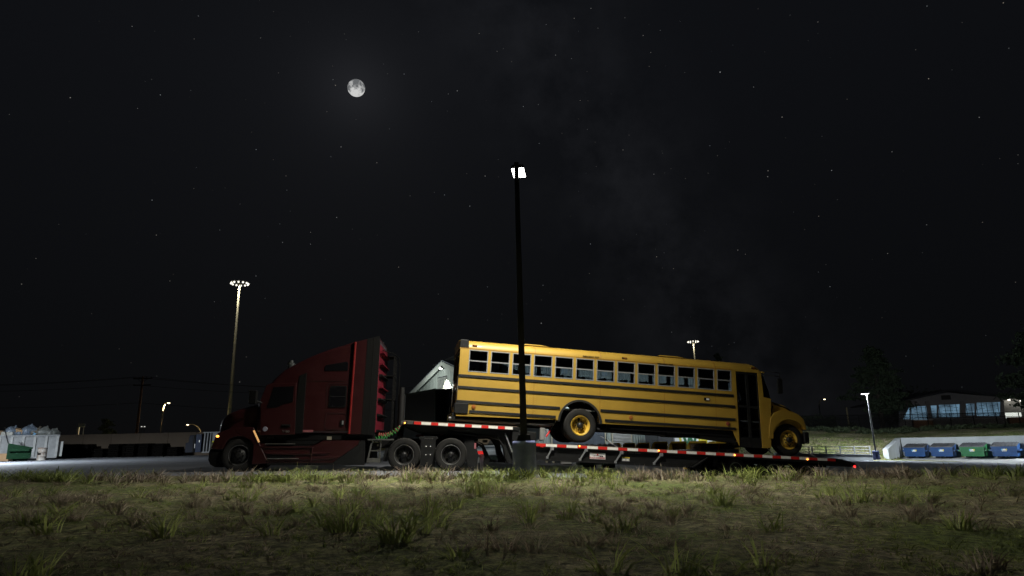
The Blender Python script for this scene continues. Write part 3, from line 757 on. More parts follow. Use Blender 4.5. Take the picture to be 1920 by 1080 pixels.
# side extenders
ext = [(-1.74, 1.13), (-1.70, 4.055), (-1.32, 4.16), (-1.36, 1.13)]
exb = [(-1.362, 1.13), (-1.322, 4.16), (-.95, 4.265), (-.91, 4.09), (-.94, 1.10)]
for y0, y1 in ((.0, .05), (KW-.05, KW)):
    MB().prism(ext, y0, y1).build('side_extender', M_red, trk, bevel=.012)
    MB().prism(exb, y0-.004, y1-.008 if y0 > 1 else y1).build('rubber_extender', M_black, trk)
    m = MB(); m.prism([(-1.14, 1.13), (-1.11, 4.2), (-1.10, 4.2), (-1.12, 1.13)], y0-.012, y1+.002); m.build('extender_crease', M_blkpaint, trk)
m = MB(); m.tube([(-1.74, .03, 1.15), (-1.70, .03, 4.06)], .05, 12); m.tube([(-1.74, KW-.03, 1.15), (-1.70, KW-.03, 4.06)], .05, 12)  # half-round body edge; its lamp highlight is put into a brighter red
m.build('extender_ridge', mat('red edge highlight', (.16, .010, .009), .35, coat=.6), trk)
# black strip on the cab side between door and sleeper
MB().prism([(-3.50, 1.14), (-3.42, 2.95), (-3.18, 3.06), (-3.17, 1.14)], .038, .09).build('cab_side_strip', M_black, trk, bevel=.02)
# door
dr = KF.PP([(488, 816), (489, 748), (500, 722), (508, 719), (556, 718), (553, 815)], .04)
do = MB().prism(dr, .032, .10).build('door', M_red, trk, bevel=.015)
wn = KF.PP([(500, 765), (505, 752), (513, 726), (551, 724), (549, 754), (530, 758), (519, 764)], .03)
MB().prism(wn, .024, .05).build('door_window', M_dglass, do)
x, z = KF.P(536, 798, .03)
m = MB(); m.box(x-.14, x+.14, .015, .04, z-.05, z+.04); m.tube([(x-.11, .01, z+.01), (x+.11, .01, z+.01)], .018, 8); m.build('door_handle', M_black, do, bevel=.015)
x, z = KF.P(497, 804.5, .03); MB().lathe([(.075, .0), (.07, -.008), (.001, -.01)], 20, (x, .032, z)).build('door_emblem', mat('pale emblem', (.30, .30, .36), .35, var=0), do)
x, z = KF.P(536, 809, .03); text_mesh('T680', .085, 'model_lettering', M_chrome, do, (x, .026, z), .006, 1.25, bold=.002)
# sleeper windows, lockers, reflector
fr = KF.PP([(618.5, 723), (651, 723), (649, 764), (616.5, 764)], .04)
x0, x1 = fr[0][0], fr[1][0]; z1, z0 = fr[0][1], fr[2][1]
sf = MB().prism(rrect(x0, x1, z0, z1, .07), .035, .07).build('sleeper_window', M_black, trk)
g = MB().prism(rrect(x0+.035, x1-.035, z0+.035, z1-.035, .05), .030, .05).build('pane', M_dglass, sf)
MB().box(x0+.03, x1-.03, .026, .03, (z0+z1)/2-.012, (z0+z1)/2+.012).build('window_bar', M_blkpaint, sf)
MB().prism(KF.PP([(609, 687.5), (611, 684.5), (650, 678), (653, 681), (652, 695), (608.5, 695.5)], .04), .036, .07).build('upper_window', M_dglass, trk, bevel=.01)
def outline(name, px, m, d=.016):
    pts = KF.PP(px, .04); mb = MB()
    for a, b_ in zip(pts, pts[1:]): mb.bar((a[0], .046, a[1]), (b_[0], .046, b_[1]), d, .012)
    return mb.build(name, m, trk)
M_redseam = mat('dark seam', (.02, .004, .004), .6, var=0)
outline('window_surround', [(612, 765), (613, 726), (617, 720), (650, 719), (655, 722), (653, 765)], M_redseam)
outline('locker_seam', [(612, 775), (608, 800), (612, 805), (646, 805), (650, 798), (650, 780), (646, 775), (612, 775)], M_redseam)
outline('roof_seam', [(572, 714.5), (655, 714.5)], M_redseam)
outline('door_seam', [(562, 720), (566, 720), (563, 814)], M_redseam, .012)
x, z = KF.P(641.5, 793, .04)
m = MB(); m.box(x-.055, x+.055, .03, .052, z-.09, z+.09, 0); m.box(x-.005, x+.045, .022, .03, z-.05, z+.07, 1); m.build('locker_handle', [M_black, M_steel], trk)
x, z = KF.P(577.5, 808, .04); MB().box(x-.155, x+.155, .038, .052, z-.035, z+.03).build('side_reflector', mat('dusky pink reflector', (.30, .10, .11), .4, var=.1), trk)
# windscreen
m = MB(); m.add([(-4.640, .18, 2.10), (-4.640, KW-.18, 2.10), (-4.315, KW-.22, 2.735), (-4.315, .22, 2.735)], [(0, 1, 2, 3)])
m.add([(-4.60, .18, 2.10), (-4.60, KW-.18, 2.10), (-4.28, KW-.22, 2.72), (-4.28, .22, 2.72)], [(3, 2, 1, 0)])
m.build('windscreen', M_dglass, trk)
# bonnet
bp = [(-5.78, .80), (-5.79, 1.30), (-5.76, 1.52), (-5.70, 1.63), (-5.60, 1.73), (-5.45, 1.81), (-5.26, 1.89), (-5.02, 1.97), (-4.84, 2.03), (-4.55, 2.09), (-4.55, .9)]
MB().prism(bp, .22, KW-.22).build('bonnet', M_red, trk, bevel=.12, seg=4, smooth=60)
gr = MB(); gr.box(-5.83, -5.79, .75, KW-.75, .75, 1.42)
for k in range(9): gr.box(-5.845, -5.83, .75, KW-.75, .80+k*.07, .83+k*.07)
gr.build('grille', M_blkpaint, trk)
# wing over the steer wheel
archk = KF.PP([(419, 843), (422, 832), (430, 823), (443, 818), (456, 818.5), (467, 823), (475, 832), (474, 852), (472.5, 871)], .05)
outk = KF.PP([(503, 868.5), (488, 836), (475.5, 802), (468, 800.5), (452, 800.5), (435, 803.5), (420, 807.5), (408, 812), (402, 822), (396, 840), (400, 842)], .02)
wingk = archk[::-1] + outk[::-1] if False else outk + archk
for y0, y1 in ((.02, .5), (KW-.5, KW-.02)): MB().prism(wingk, y0, y1).build('wing', M_red, trk, bevel=.035, seg=3, smooth=60)
MB().prism([(-5.60, .98), (-5.45, 1.2), (-5.1, 1.28), (-4.75, 1.18), (-4.62, 1.3), (-5.6, 1.3)], .1, .9).build('wheel_well', M_black, trk)
# bumper
bm_ = KF.PP([(397, 840), (391, 846), (389.5, 862), (393, 871), (402, 876), (418, 876.5), (419, 845)], .05)
MB().prism(bm_, .05, KW-.05).build('bumper', M_black, trk, bevel=.06, seg=3)
# lamps
p0, p1 = KF.P(475.5, 807, .0), KF.P(485.5, 829, .0)
MB().bar((p0[0], .012, p0[1]), (p1[0], .012, p1[1]), .05, .02).build('running_light', mat('warm light strip', (.9, .6, .3), .4, var=0, emit=(1, .50, .16), es=.5), trk)
x, z = KF.P(407.5, 818, .0); MB().ball((x, .03, z), .05, .03, .035).build('marker_lamp', M_amber, trk)
x, z = KF.P(399, 828, .0); MB().ball((x, .05, z), .04, .03, .028).build('turn_signal', mat('yellow green lens', (.3, .32, .02), .3, var=0, emit=(.6, .62, .03), es=.25), trk)
m = MB()
x, z = KF.P(396, 836, .1); m.prism([(x-.02, z-.10), (x+.28, z-.05), (x+.25, z+.08), (x+.02, z+.12)], .04, .4); m.build('headlight', mat('headlight lens', (.5, .5, .5), .2), trk)
# mirror on the bonnet edge
m = MB(); x, z = KF.P(474, 757, .0); m.box(x-.06, x+.15, -.22, -.02, z-.02, z+.40); ms = m.build('mirror', M_black, trk, bevel=.03)
m = MB(); m.box(x-.075, x-.058, -.2, -.04, z+.02, z+.34); m.build('mirror_glass', M_chrome, ms)
m = MB(); m.tube([(x-.13, -.12, z+.38), (x-.02, -.12, z+.40)], .02, 8); m.tube([(x+.06, -.12, z+.1), (x+.3, .08, z+.02)], .025, 8); m.build('mirror_arm', M_blkpaint, ms)
m = MB(); x2, z2 = KF.P(545, 693, .5); m.cyl((x2, .5, 0), .10, z2-.06, z2+.12, 16); m.cyl((x2, .5, 0), .115, z2+.12, z2+.22, 16); m.cyl((x2, .5, 0), .07, z2+.22, z2+.30, 16)
m.build('roof_beacon', mat('grey beacon housing', (.06, .065, .065), .4), trk)
# sill band, side fairing with steps
m = MB(); m.box(-4.62, -.95, .10, KW-.10, .96, 1.139); m.build('sill', M_black, trk)
x, z = KF.P(507, 820, .1); m = MB(); m.box(x-.1, x+.1, .09, .1, z-.03, z+.03); m.build('sill_plate', M_brim, trk)
x, z = KF.P(617, 821.5, .1); m = MB(); m.box(x-.06, x+.08, .06, .1, z-.05, z+.05); m.build('air_fitting', mat('dull brass fitting', (.35, .33, .25), .5, metal=.4), trk)
fair = KF.PP([(478, 832), (592, 834), (606, 826), (674, 826), (671, 834), (623, 868), (504, 868)], .03)
MB().prism(fair, .035, .16).build('side_fairing', M_red, trk, bevel=.012)
fb = KF.PP([(674.3, 826), (684.5, 826), (683, 872), (500, 872.5), (503, 868.3), (623.3, 868.3), (671.5, 834.2)], .03)
MB().prism(fb, .03, .15).build('lower_fairing', M_blkpaint, trk)
for pts, mm in (([(486, 836), (560, 836.5), (588, 838), (588, 840), (486, 840)], M_red), ([(497, 848), (620, 848), (610, 852), (545, 853), (500, 852)], M_red), ([(540, 858), (638, 855), (632, 860), (560, 863), (545, 862)], M_red)):
    MB().prism(KF.PP(pts, .02), .012, .05).build('fairing_rib', mm, trk, bevel=.012)
for pts in ([(498, 833), (590, 834), (572, 838), (500, 838)], [(500, 852), (545, 851), (562, 861), (503, 861)], [(535, 826), (602, 826), (590, 833), (540, 833)]):
    MB().prism(KF.PP(pts, .03), .028, .06).build('step_plate', M_black, trk)  # flat black plates on the fairing at the steps
for a, b_ in (((497, 832.2), (553, 832.2)), ((501, 859.8), (560, 859.8))):
    pa, pb = KF.P(*a, 0), KF.P(*b_, 0); MB().bar((pa[0], .015, pa[1]), (pb[0], .015, pb[1]), .022, .05).build('step_edge', M_chrome, trk)
pts = [KF.P(586, 838, 0), KF.P(584, 850, 0), KF.P(582, 866, 0)]
MB().tube([(p[0], .01, p[1]) for p in pts], .02, 8).build('fairing_trim', M_red, trk)
# chassis rails, tanks
m = MB()
for y in (.78, KW-.86): m.box(-5.4, 2.35, y, y+.08, .72, 1.0)
m.box(-4.4, -1.1, .2, KW-.2, .25, .95); m.box(-.95, 2.3, .9, KW-.9, .7, .95)
m.build('chassis', M_black, trk)
m = MB(); m.prism([(.45, 1.05), (1.05, 1.05), (1.2, 1.12), (1.9, 1.02), (1.9, .95), (.3, .95)], .7, KW-.7); m.build('fifth_wheel', M_black, trk)
# ladder steps behind the fairing
m = MB()
a0, a1 = KF.P(698, 826, .1), KF.P(689, 866, .1); b0, b1 = KF.P(715, 826, .1), KF.P(711, 866, .1)
m.bar((a0[0], .1, a0[1]), (a1[0], .1, a1[1]), .05, .05); m.bar((b0[0], .1, b0[1]), (b1[0], .1, b1[1]), .03, .05)
m.box(a1[0]-.02, b1[0]+.02, .06, .36, a1[1]-.02, a1[1]+.11); zc = KF.P(700, 845, .1)[1]; m.box(a1[0]+.08, b1[0], .08, .36, zc-.02, zc+.02)
m.box(a0[0]-.14, b0[0]+.4, .04, .5, a0[1]+.01, a0[1]+.05)
m.build('access_ladder', mat('grey aluminium', (.10, .10, .09), .5, metal=.3), trk)
x, z = KF.P(704, 830, .4); m = MB(); m.box(x-.14, x+.1, .42, .6, z-.1, z+.05); m.ball((x+.05, .45, z-.08), .12, .08, .07); m.build('air_dryer', mat('dusty grey casting', (.30, .29, .26), .6, var=.4, vs=12), trk)
# wing plates of the drive axle
m = MB().prism([(.50, .95), (.50, .12), (.98, .12), (.98, .95), (1.06, 1.0), (1.02, 1.06), (.46, 1.06), (.44, 1.0)], .12, .17); m.build('quarter_fender', M_blkpaint, trk, bevel=.01)
m = MB()
for x_ in (.68, .82):
    for z_ in (.76, .50): m.lathe([(.014, 0), (.001, -.01)], 8, (x_, .12, z_))
m.build('fender_bolts', M_chrome, trk)
text_mesh('Kenworth', .055, 'fender_lettering', M_chrome, trk, (.76, .115, 1.0), .004, 1.2)
MB().prism([(-.66, .3), (-.60, .7), (-.42, .98), (-.25, 1.06), (-.1, 1.06), (-.55, .3)], .12, .5).build('quarter_fender', M_blkpaint, trk)
mf = KF.PP([(868, 823), (888, 823), (893, 838), (897, 852), (895, 868), (886, 880), (878, 882), (870, 850)], .3)
MB().prism(mf, .30, .85).build('quarter_fender', M_blkpaint, trk, bevel=.03)
mf2 = KF.PP([(892, 826), (906, 832), (915, 850), (918, 862), (914, 874), (906, 877), (908, 856), (903, 840), (890, 832)], .6)
MB().prism(mf2, .55, .60).build('mudflap', M_black, trk)
x, z = KF.P(903, 848.5, .9); tl = MB(); tl.box(x-.13, x+.12, .82, .98, z-.05, z+.05, 0)
tl.build('tail_lamp', [mat('red tail lens', (.4, .02, .02), .4, var=0, emit=(1, .04, .03), es=.6)], trk)
m = MB(); x, z = KF.P(903, 866, .95); m.box(x-.06, x+.06, .95, 1.0, z-.35, z+.3); m.build('tail_bracket', M_steel, trk)
x, z = KF.P(891, 836, .3); MB().box(x-.03, x+.03, .29, .33, z-.09, z+.09).build('side_reflector', mat('dusky pink reflector', (.30, .10, .11), .4, var=.1), trk)
x0, z0 = KF.P(892, 827.5, .4); x1, z1 = KF.P(904, 834, .4); MB().bar((x0, .4, z0), (x1, .4, z1), .02, .02).build('flap_bracket', M_chrome, trk)
# rack and stack behind the cab
m = MB()
for y in (1.5, 1.9, 2.3): m.box(-.60, -.56, y, y+.04, 1.1, 3.8)
for k in range(8): m.bar((-.58, 1.5, 1.2+k*.3), (-.58, 2.34, 1.5+k*.3), .012, .012); m.bar((-.58, 2.34, 1.2+k*.3), (-.58, 1.5, 1.5+k*.3), .012, .012)
for z in (1.1, 2.3, 3.1, 3.78): m.box(-.93, -.56, 1.5, 2.34, z, z+.03)
m.tube([(-.94, .9, 3.92), (-.62, 1.6, 3.90), (-.50, 2.3, 3.84), (-.46, 2.34, 3.6), (-.46, 2.34, 1.2)], .018, 6)
m.build('cable_rack', M_black, trk)
m = MB(); m.cyl((-.30, 1.9, 0), .12, 1.0, 2.5, 20); m.cyl((-.30, 1.9, 0), .09, 2.5, 2.75, 20); m.build('exhaust_stack', mat('sooty grey stack', (.005, .0052, .005), .6, var=.2), trk)
# wheels
wheel(trk, -5.05, .06, .495, .515, .30, 'flat', steer=6)
wheel(trk, -5.05, KW-.06, .495, .515, .30, 'flat', flip=True)
for x in (.0, 1.47):
    wheel(trk, x, .04, .50, .52, .27, 'deep', dual=True)
    wheel(trk, x, KW-.04, .50, .52, .27, 'deep', flip=True, dual=True)
m = MB()
for x in (0, 1.47): m.tube([(x, .5, .5), (x, KW-.5, .5)], .09, 10)
m.tube([(-5.05, .3, .45), (-5.05, KW-.3, .45)], .06, 10); m.build('axles', M_black, trk)
M_redbit = mat('faded red oxide', (.14, .012, .012), .6)
m = MB(); m.box(.3, .55, .8, 1.1, 1.06, 1.13); m.box(1.1, 1.2, .9, 1.1, .95, 1.2); m.build('suspension_bracket', M_redbit, trk)

# ------------------------------------------------------------------ coiled air hoses from cab to trailer
def coil(name, label, a, b_, r, turns, m):
    a = Vector(a); b_ = Vector(b_); pts = []
    n = turns*12; t = (b_-a).normalized(); u_ = t.cross(Vector((0, 1, 0))).normalized(); w_ = t.cross(u_)
    for i in range(n+1):
        f = i/n; sag = -.16*math.sin(math.pi*f)
        pts.append(a.lerp(b_, f)+Vector((0, 0, sag))+(u_*math.cos(f*turns*2*math.pi)+w_*math.sin(f*turns*2*math.pi))*r*min(1, 12*f, 12*(1-f)))
    o = MB().tube([p-a for p in pts], .012, 5).build(name, m, loc=a); tag(o, label, 'hose'); return o
h0 = KF.w(*(lambda q: (q[0], .35, q[1]))(KF.P(684, 822, .35))); h1 = TF.w(-.06, .5, .02)
coil('air_hose', 'green coiled air hose slung from the red cab to the trailer nose', h0, h1, .075, 13, mat('green hose', (.02, .26, .05), .45, var=0))
coil('air_hose', 'red coiled air hose slung above the green one behind the cab', KF.w(*(lambda q: (q[0], .5, q[1]))(KF.P(703, 812, .5))), TF.w(-.06, .62, .06), .06, 12, mat('red hose', (.30, .08, .06), .45, var=0))
# tie-down chains holding the bus
def chain(px0, py0, v0, px1, py1, v1, label, redpart=True):
    p0 = TF.w(*(lambda q: (q[0], v0, q[1]))(TF.P(px0, py0, v0))); p1 = TF.w(*(lambda q: (q[0], v1, q[1]))(TF.P(px1, py1, v1)))
    t = thing('tie_down_chain', label, 'chain', p0, group='chains holding the bus down')
    d = p1-p0; m = MB(); L = d.length; n = int(L/.06)
    for i in range(n):
        a = d*(i/n); b2 = d*((i+.85)/n); m.bar(a, b2, .022 if i % 2 else .012, .012 if i % 2 else .022)
    m.build('links', M_steel, t)
    m = MB(); m.tube([d*.25, d*.55], .026, 8); m.build('binder', M_tred if redpart else M_steel, t)
    m = MB(); m.tube([d*.55, d*.55+Vector((.02, 0, .22))], .014, 6); m.build('lever', M_redbit if redpart else M_blkpaint, t)
chain(1006, 828, .25, 1030, 808, .5, 'red tie-down chain nearest the gooseneck step, beside the lamp base')
chain(1018, 829, .25, 1042, 790, .5, 'red tie-down chain running up to the bus frame ahead of its rear wheel', True)
chain(1160, 840, .25, 1118, 812, .6, 'steel tie-down chain behind the rear wheel of the bus', False)
chain(1535, 860, .25, 1503, 842, .5, 'dark tie-down chain ahead of the front wheel of the bus', False)
chain(1448, 852, .25, 1437, 838, .5, 'short tie-down chain below the bus entrance door', False)
# ------------------------------------------------------------------ lamps
def area(parent, loc, rot, sx, sy, power, col, name='lamp_or_fill_light', spread=180):
    d = bpy.data.lights.new(name, 'AREA'); d.shape = 'RECTANGLE'; d.size = sx; d.size_y = sy; d.energy = power; d.color = col; d.spread = rad(spread)
    o = bpy.data.objects.new(name, d); C.objects.link(o); o.parent = parent; o.location = loc; o.rotation_euler = rot; return o
def spot(parent, loc, target, power, ang, col, blend=.3, r=.05, name='lamp_or_fill_light'):
    d = bpy.data.lights.new(name, 'SPOT'); d.energy = power; d.spot_size = rad(ang); d.spot_blend = blend; d.color = col; d.shadow_soft_size = r
    o = bpy.data.objects.new(name, d); C.objects.link(o); o.parent = parent; o.location = loc
    o.rotation_euler = (Vector(target)-Vector(loc)).to_track_quat('-Z', 'Y').to_euler(); return o
WARM = (1, .93, .80); COOL = (.86, .94, 1)

# the tall lamp standing in front of the trailer
pb = at(984, 889, 17.6); ZT = 9.35
lp = thing('street_lamp', 'tall black lamp post on a blue grey concrete drum in front of the bus', 'lamp post', (pb.x, pb.y, pb.z-.05))
def topz(px, py, D): return at(px, py, D).z-pb.z+.05
hb_ = topz(984, 826.5, 17.45)
MB().lathe([(.001, 0), (.318, 0), (.318, hb_-.06), (.318, hb_-.055), (.302, hb_-.01), (.297, hb_-.002), (.285, hb_), (.001, hb_)], 40, axis='z').build('base', M_concblue, lp, smooth=40)
MB().prism([(-.20, 0), (.20, 0), (.17, .17), (-.15, .17)], -.18, .18).build('base_cover', M_blkpaint, lp, bevel=.015, loc=(0, 0, hb_+.002))
ht = topz(968.5, 306, 17.6)
m = MB(); m.lathe([(.001, hb_), (.132, hb_), (.092, ht), (.001, ht)], 4, axis='z'); po = m.build('pole', M_pole, lp, smooth=0); po.rotation_euler = (0, 0, rad(45))
hz = topz(970, 320.5, 18.0)
m = MB(); m.box(-.06, .06, .03, .35, hz+.03, hz+.13); m.build('arm', M_pole, lp, bevel=.01)
# the lamp head leans a little, its lit face turned down over the lot
hd = MB(); hd.prism([(-.205, .012), (-.17, .13), (.17, .13), (.205, .012)], .0, .64); head = hd.build('lamp_head', M_pole, lp, bevel=.01, loc=(.03, .20, hz)); head.rotation_euler = (rad(-3), 0, rad(-7))
MB().box(-.185, .185, .02, .62, -.004, .012).build('lamp_panel', M_lamp, head)
area(head, (0, .32, -.02), (0, 0, 0), .34, .6, 1330, (1, .96, .85), spread=137)

# street lamp at the right beside the railing
def slim_lamp(px, py, pxt, pyt, D, label, power, headlen, hang, conc=True, col=COOL, name='street_lamp', pole=M_steel, r=.075, group=None, spread=170, aim=None):
    b0 = at(px, py, D); t = thing(name, label, 'lamp post', b0-Vector((0, 0, .15)), group=group)
    h = at(pxt, pyt, D).z-b0.z+.15
    if conc: MB().lathe([(.001, 0), (.23, 0), (.23, .58), (.23, .59), (.20, .64), (.001, .64)], 24, axis='z').build('base', M_concblue, t)
    MB().lathe([(r*1.5, .5 if conc else 0), (r, h), (.001, h)], 12, axis='z').build('pole', pole, t)
    m = MB(); m.prism([(-headlen*.3, .02), (-headlen*.3, .14), (headlen*.7, .10), (headlen*.7, .02)], -.16, .16); hd = m.build('lamp_head', M_pole, t, bevel=.02, loc=(0, 0, h)); hd.rotation_euler = (0, 0, hang)
    MB().box(-headlen*.2, headlen*.6, -.12, .12, .0, .018).build('lamp_panel', M_lamp, hd)
    a = area(t, (headlen*.45*math.cos(hang), headlen*.45*math.sin(hang), h-.03), (0, 0, 0), headlen*.7, .24, power, col, spread=spread)
    if aim: a.rotation_euler = (Vector(aim)-(Vector(t.location)+Vector(a.location))).to_track_quat('-Z', 'Y').to_euler()
    return t
slim_lamp(1643.5, 858, 1624, 738.5, 48.2, 'slim steel lamp post beside the end of the white railing', 2700, .6, rad(140), spread=178, aim=(35.5, 55.5, -1.6), r=.045, pole=mat('grey lamp pole', (.15, .155, .16), .5, metal=.3))

# lamp beyond the left edge that lights the bins
slim_lamp(-150, 872, -140, 700, 34, 'slim steel lamp post lighting the grey waste container', 3700, .9, rad(60))

# high masts
def mast(pxb, pyt, pxt, D, label, power):
    top = at(pxt, pyt, D); zb = -1.5
    t = thing('high_mast_light', label, 'light mast', (top.x, top.y, zb), group='high light masts')
    h = top.z-zb
    MB().lathe([(.30, 0), (.14, h), (.001, h)], 12, axis='z').build('pole', mat('pale mast steel', (.62, .57, .40), .6, var=.1), t)
    m = MB(); R_ = 1.25
    ring = [(R_*math.cos(2*math.pi*k/36), R_*math.sin(2*math.pi*k/36), h+.25) for k in range(37)]; m.tube(ring, .05, 6)
    for k in range(4): a = math.pi*k/2; m.bar((0, 0, h), (R_*math.cos(a), R_*math.sin(a), h+.25), .06, .06)
    m.build('ring', M_steel, t)
    for k in range(12):
        a = 2*math.pi*(k+.5)/12
        MB().ball((R_*math.cos(a), R_*math.sin(a), h), .15, .15, .14, 10, 6).build('floodlight', mat('mast floodlight', (.9, .9, .85), .5, var=0, emit=(1, .95, .80), es=1.7), t)
    if power: spot(t, (0, -1.25, h-.2), (0, -1.25, 0), power, 160, (1, .95, .82), .4, .3)
mast(430, 532, 449.5, 95, 'tall light mast with a ring of floodlights rising behind the red truck', 2200)
mast(1305, 641, 1299.5, 155, 'distant light mast with a lamp ring showing above the bus roof', 700)

# far road lamps
def road_lamp(pxb, pyb, pxt, pyt, D, armx, label, lit, power, col, m_pole):
    b0 = at(pxb, pyb, D); p1 = at(pxt, pyt, D); b0 = Vector((b0.x, b0.y, -1.2)); h = p1.z-b0.z
    t = thing('road_lamp', label, 'street lamp', b0, group='lamps along the far road')
    s_ = 1 if armx > 0 else -1
    MB().tube([(0, 0, 0), (0, 0, h-1.2), (armx*.25, 0, h-.45), (armx*.7, 0, h), (armx, 0, h+.02)], [.11, .09, .07, .06, .05], 8).build('pole', m_pole, t)
    hd = MB().ball((armx+.2*s_, 0, h+.02), .42, .18, .10, 12, 6).build('lamp_head', M_pole, t)
    MB().ball((armx+.22*s_, 0, h-.06), .24, .15, .10, 12, 6).build('lamp_panel', mat('sodium lamp glass', (.9, .8, .6), .5, var=0, emit=(1, .82, .5), es=lit), hd)
    if power:
        area(t, (armx+.2*s_, -.1, h-.2), (0, 0, 0), .4, .3, power, col)
Mpp = mat('buff lamp pole', (.45, .36, .2), .6, var=.1)
road_lamp(301, 812, 308, 755, 98, .55, 'lit road lamp with a short arm rising over the brown wall', 6, 1600, (1, .78, .42), Mpp)
road_lamp(376, 812, 377, 795, 115, -2.2, 'dim road lamp with a long arm behind the blue waste skip', 3, 500, (1, .8, .5), Mpp)
road_lamp(1541, 800, 1543, 748, 125, 1.0, 'yellow road lamp glowing beyond the dark fence on the bank', 5, 10, (1, .75, .35), M_pole)
p_ = at(1591, 792, 105); t = thing('marker_post', 'short pale post standing beyond the fence on the bank', 'post', p_-Vector((0, 0, 1)))
MB().cyl((0, 0, 0), .12, 0, 3.4, 10).build('post', Mpp, t); MB().lathe([(.1, 0), (.16, .05), (.001, .1)], 10, axis='z', c=(0, 0, 3.4)).build('cap', M_pole, t)

# utility pole and wires
ub = at(256, 815, 88); ub = Vector((ub.x, ub.y, -1)); uh = at(266, 706, 88).z+1
up_ = thing('utility_pole', 'brown wooden utility pole with crossarms beyond the brown wall', 'utility pole', ub)
MB().lathe([(.20, 0), (.13, uh), (.001, uh)], 12, axis='z').build('pole', mat('creosoted timber', (.15, .075, .045), .9, var=.25), up_)
m = MB(); m.box(-1.3, 1.3, -.06, .06, uh-.35, uh-.22); m.box(-1.2, 1.2, -.06, .06, uh-1.25, uh-1.12); m.bar((-.7, -.05, uh-.3), (0, -.05, uh-.9), .04, .03); m.bar((.7, -.05, uh-.3), (0, -.05, uh-.9), .04, .03); m.build('crossarm', M_dkwood, up_)
m = MB()
for x in (-1.2, -.5, .5, 1.2): m.cyl((x, 0, 0), .05, uh-.22, uh-.05, 8)
m.build('insulators', M_black, up_)
for i, (dx, dz, py0, py1, lab) in enumerate(((-1.2, -.05, 708, 713, 'topmost black power line from the crossarm of the utility pole'), (.5, -.05, 711, 717, 'second black power line just under the topmost one'), (-1.1, -1.1, 719, 724, 'power line carried by the lower crossarm'), (0, -3.6, 747, 753, 'lowest black power line sagging from the utility pole'))):
    a0 = at(-260, py0+12, 95); a1 = at(780, py1+14, 80); mid = ub+Vector((dx, -.1, uh+dz)); pts = []
    for s0, s1 in ((a0, mid), (mid, a1)):
        for k in range(13):
            f = k/12; q = s0.lerp(s1, f); q.z -= 1.2*4*f*(1-f)*.5; pts.append(q)
    del pts[13]
    o = MB().tube([p-mid for p in pts], .022, 5).build('power_line', M_black, loc=mid); tag(o, lab, 'wire')
# signboard
sb0 = at(146, 812, 92); t = thing('sign_board', 'small pale sign board on a white post beyond the brown wall', 'sign', Vector((sb0.x, sb0.y, -1)))
h = at(150, 796, 92).z+1
MB().box(-.12, .12, -.1, .1, 0, h).build('post', M_white, t); MB().box(-.1, .95, -.14, -.101, h-.35, h+.1).build('board', mat('pale blue board', (.32, .36, .46), .5), t, bevel=.01)
MB().box(.78, .82, -.09, -.05, 0, h-.3).build('stay', M_steel, t)
area(t, (.0, -1.2, .9), (rad(100), 0, 0), .5, .3, 60, (1, 1, 1))  # area light facing the board, no lamp body modelled
for px, lab in ((265.5, 'nearer of two small white lights right of the utility pole'), (271, 'further of two small white lights right of the utility pole')):  # two far lights, taken as car headlights, built on posts
    p = at(px, 800, 130); t = thing('distant_light', lab, 'lamp', Vector((p.x, p.y, -1)))
    MB().cyl((0, 0, 0), .06, 0, p.z+1, 8).build('post', M_pole, t); MB().ball((0, 0, p.z+1), .18, .12, .11, 10, 6).build('bulb', mat('small white lamp', (.9, .9, .9), .5, var=0, emit=(1, .97, .9), es=.5), t)

# ------------------------------------------------------------------ left yard
# brown panel wall
M_brown = mat('brown precast panel', (.20, .155, .115), .9, var=.12, vs=.6, bump=.2, bs=20)
wl = at(96, 860, 53); wr = at(470, 852, 53)
t = thing('precast_wall', 'long brown precast panel wall behind the stacked pallets', 'wall', (wl.x, 53, G(wl.x, 53)-.1))
ztop = lambda x: lerp(at(100, 816, 53).z, at(400, 809.5, 53).z, (x-at(100, 816, 53).x)/(at(400, 809.5, 53).x-at(100, 816, 53).x))-(G(wl.x, 53)-.1)
n = 7; L_ = wr.x-wl.x
for i in range(n):
    a, b_ = L_*i/n, L_*(i+1)/n
    m = MB().prism([(a+.015, -.6), (b_-.015, -.6), (b_-.015, ztop(wl.x+b_)), (a+.015, ztop(wl.x+a))], 0, .18); m.build('panel', M_brown, t, bevel=.02)
    if i: MB().box(a-.09, a+.09, -.05, .0, -.6, ztop(wl.x+a)).build('joint_post', M_brown, t)
